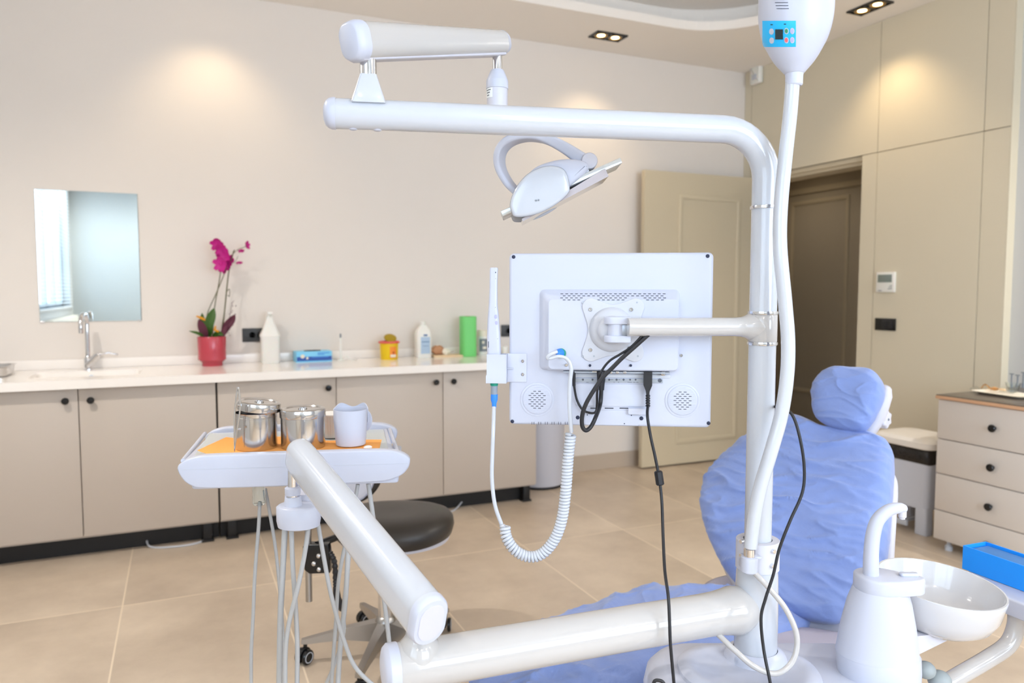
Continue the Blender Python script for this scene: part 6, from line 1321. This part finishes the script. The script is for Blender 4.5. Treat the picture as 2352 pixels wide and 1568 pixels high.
for r_, z in ((0.026, 0), (0.0265, 0.003), (0.030, 0.028), (0.0325, 0.052), (0.034, 0.054), (0.034, 0.057), (0.032, 0.057)): R.append([V(((r_ + (0.0009 if k % 2 and 0.002 < z < 0.053 else 0)) * math.cos(2 * PI * k / n), (r_ + (0.0009 if k % 2 and 0.002 < z < 0.053 else 0)) * math.sin(2 * PI * k / n), z)) for k in range(n)])
mb.loft(R); obj('ribbed_cup', mb, 'cotton', label='ribbed white disposable cup behind the closed jar and white cup', cat='cup', smooth=False)
mb = MB(); q = ontab(845, 1032); mb.sphere(q + UZ * 0.005, 0.010, 0.006, 0.0045, 6)
obj('cotton_pad', mb, 'cotton', label='small white cotton pad at the foot of the white cup', cat='cotton')

# ================================================================== STOOL
st_c = cw(-0.45, 2.58, 0); ST = thing('rolling_stool', 'black padded rolling stool with aluminium star base behind the white arm', 'stool', st_c, -YAW)
T0 = MW[ST.name]
mb = MB(T0); sx_, sy_ = 0.03, 0.04
so2 = [(0.215 * math.cos(a) * (1.0), 0.20 * math.sin(a)) for a in [2 * PI * k / 24 for k in range(24)]]
def seatm():
    mb = MB(T0 @ Matrix.Translation((sx_, sy_, 0.425))); R = []
    for (s_, z) in ((0.86, 0.0), (0.97, 0.012), (1.0, 0.035), (0.985, 0.058), (0.92, 0.076), (0.80, 0.087), (0.6, 0.092), (0.4, 0.091), (0.2, 0.089), (0.02, 0.088)):
        R.append([V((0.212 * s_ * (abs(math.cos(a)) ** 0.9) * (1 if math.cos(a) > 0 else -1), 0.20 * s_ * (abs(math.sin(a)) ** 0.9) * (1 if math.sin(a) > 0 else -1), z + 0.006 * s_ * s_ * math.cos(2 * a))) for a in [2 * PI * (k + .5) / 48 for k in range(48)]])
    mb.loft(R); return mb
obj('seat_cushion', seatm(), 'leather', ST, ang=60)
mb = MB(T0 @ Matrix.Translation((sx_, sy_, 0))); mb.lathe([(0.10, 0.405), (0.17, 0.408), (0.195, 0.418), (0.198, 0.432), (0.17, 0.434)], None, 40, 0.94); obj('seat_pan', mb, 'plas2', ST)
mb = MB(T0); mb.cyl((0, 0, 0.11), (0, 0, 0.30), 0.0255, n=24); obj('gas_column', mb, 'chrome', ST)
mb = MB(T0); mb.cyl((0, 0, 0.275), (0, 0, 0.41), 0.030, n=24, b=0.004); obj('column_sleeve', mb, 'black', ST)
mb = MB(T0); mb.lathe([(0.030, 0.045), (0.038, 0.06), (0.040, 0.125), (0.032, 0.145), (0.026, 0.150), (0, 0.15)], None, 28); HB = obj('hub', mb, 'alu', ST)
for k in range(5):
    a_ = math.radians(190 + 72 * k); c_, s_ = math.cos(a_), math.sin(a_); T6 = T0 @ Matrix.Rotation(a_, 4, 'Z')
    mb = MB(T6); R = []
    for (x, w_, z0_, z1_) in ((0.02, 0.024, 0.06, 0.135), (0.06, 0.021, 0.068, 0.130), (0.14, 0.016, 0.078, 0.118), (0.21, 0.014, 0.075, 0.102), (0.27, 0.013, 0.072, 0.090), (0.291, 0.010, 0.072, 0.086)):
        R.append([V((x, y, z)) for y, z in ((-w_, z0_), (w_, z0_), (w_ * 0.85, z1_), (-w_ * 0.85, z1_))])
    mb.loft(R); obj('base_leg', mb, 'alu', ST, ang=30)
    T7 = T6 @ Matrix.Translation((0.278, 0, 0)) @ Matrix.Rotation(0.9 + k, 4, 'Z')
    mb = MB(T7); mb.cyl((0, 0, 0.055), (0, 0, 0.078), 0.007, n=12); mb.prism([(0.028 * math.cos(t), 0.028 * math.sin(t)) for t in [math.radians(d) for d in range(-10, 191, 20)]] + [(-0.02, -0.01), (0.02, -0.01)], -0.007, 0.007, 0.002, T=Matrix.Translation((0.006, 0, 0.031)) @ Matrix.Rotation(PI / 2, 4, 'X')); CS = obj('caster', mb, 'blackg', ST)
    for s2 in (-1, 1):
        mb = MB(T7); mb.cyl((0.006, s2 * 0.010, 0.0262), (0.006, s2 * 0.023, 0.0262), 0.026, n=28, b=0.003); W_ = obj('caster_wheel', mb, 'blackg', CS)
        mb = MB(T7); mb.lathe([(0.019, 0), (0.019, 0.0012), (0.016, 0.0012), (0.016, 0)], frame(V((0.006, s2 * 0.0228, 0.0262)), (1, 0, 0), (0, s2, 0)), 24); obj('wheel_ring', mb, 'lgrey', CS)
# backrest mechanism, rod, backrest
def stl(px, py, f): return at(px, py, f)
mc_ = at(728, 1283, 2.33); TMc = frame(mc_, RT, UZ)
mb = MB(TMc); mb.prism([(x, y) for x, y in ((-0.040, 0.045), (-0.034, 0.052), (0.040, 0.052), (0.044, 0.02), (0.044, -0.040), (-0.020, -0.043), (-0.036, -0.03))], -0.018, 0.018, 0.003, T=Matrix.Rotation(PI / 2, 4, 'X')); mb.T = TMc; mb.box(0.0, 0.16, -0.012, 0.18, 0.035, 0.05, 0.003) if False else None
ME = obj('tilt_mechanism', mb, 'blackg', ST)
for (x, y) in ((721, 1294), (732, 1276), (733, 1307)):
    mb = MB(); c = at(x, y, 2.312); mb.sphere(c, 0.0085, 0.0085, 0.0085, 8); obj('bolt', mb, 'steel', ME)
mb = MB(); a = mc_ + UZ * 0.045; mb.tube([a, a + FH * 0.10 + RT * 0.06, a + FH * 0.22 + RT * 0.14 - UZ * 0.03], 0.012, 10); obj('mechanism_bar', mb, 'blackg', ME)
mb = MB(); mb.cyl(at(710, 1380, 2.33), at(707, 1200, 2.33), 0.0105, n=16); obj('backrest_rod', mb, 'alu', ST)
mb = MB(); mb.tube(cr([at(707, 1205, 2.33), at(712, 1165, 2.34), at(740, 1130, 2.36), at(780, 1110, 2.38)], 5), 0.010, 12); obj('backrest_rod', mb, 'alu', ST)
mb = MB(); P = cr([at(758, 1268, 2.32), at(768, 1290, 2.31), at(771, 1330, 2.31), at(772, 1352, 2.31)], 10); rr_a = [0.0085 + 0.0015 * math.sin(i * 2.1) for i in range(len(P))]; mb.tube(P, rr_a, 12); obj('lever_bellows', mb, 'black', ST)
mb = MB(); mb.tube([at(772, 1350, 2.31), at(774, 1375, 2.31), at(786, 1396, 2.31)], [0.010, 0.013, 0.012], 12, asp=1.5, rnd=True); obj('lever_paddle', mb, 'black', ST)
bkc = at(800, 1085, 2.42); TBk = frame(bkc, RT, FV) @ Matrix.Rotation(0.12, 4, 'Y')
mb = MB(TBk); mb.prism(circ(0.112, 40, 0, 0, 0.112), -0.045, 0.0, 0.02, bb=0.02); obj('backrest_cushion', mb, 'leather', ST, ang=50)
mb = MB(TBk); mb.prism(circ(0.098, 40, -0.008, 0.0, 0.104), -0.002, 0.022, 0.018); obj('backrest_shell', mb, 'plas2', ST, ang=50)
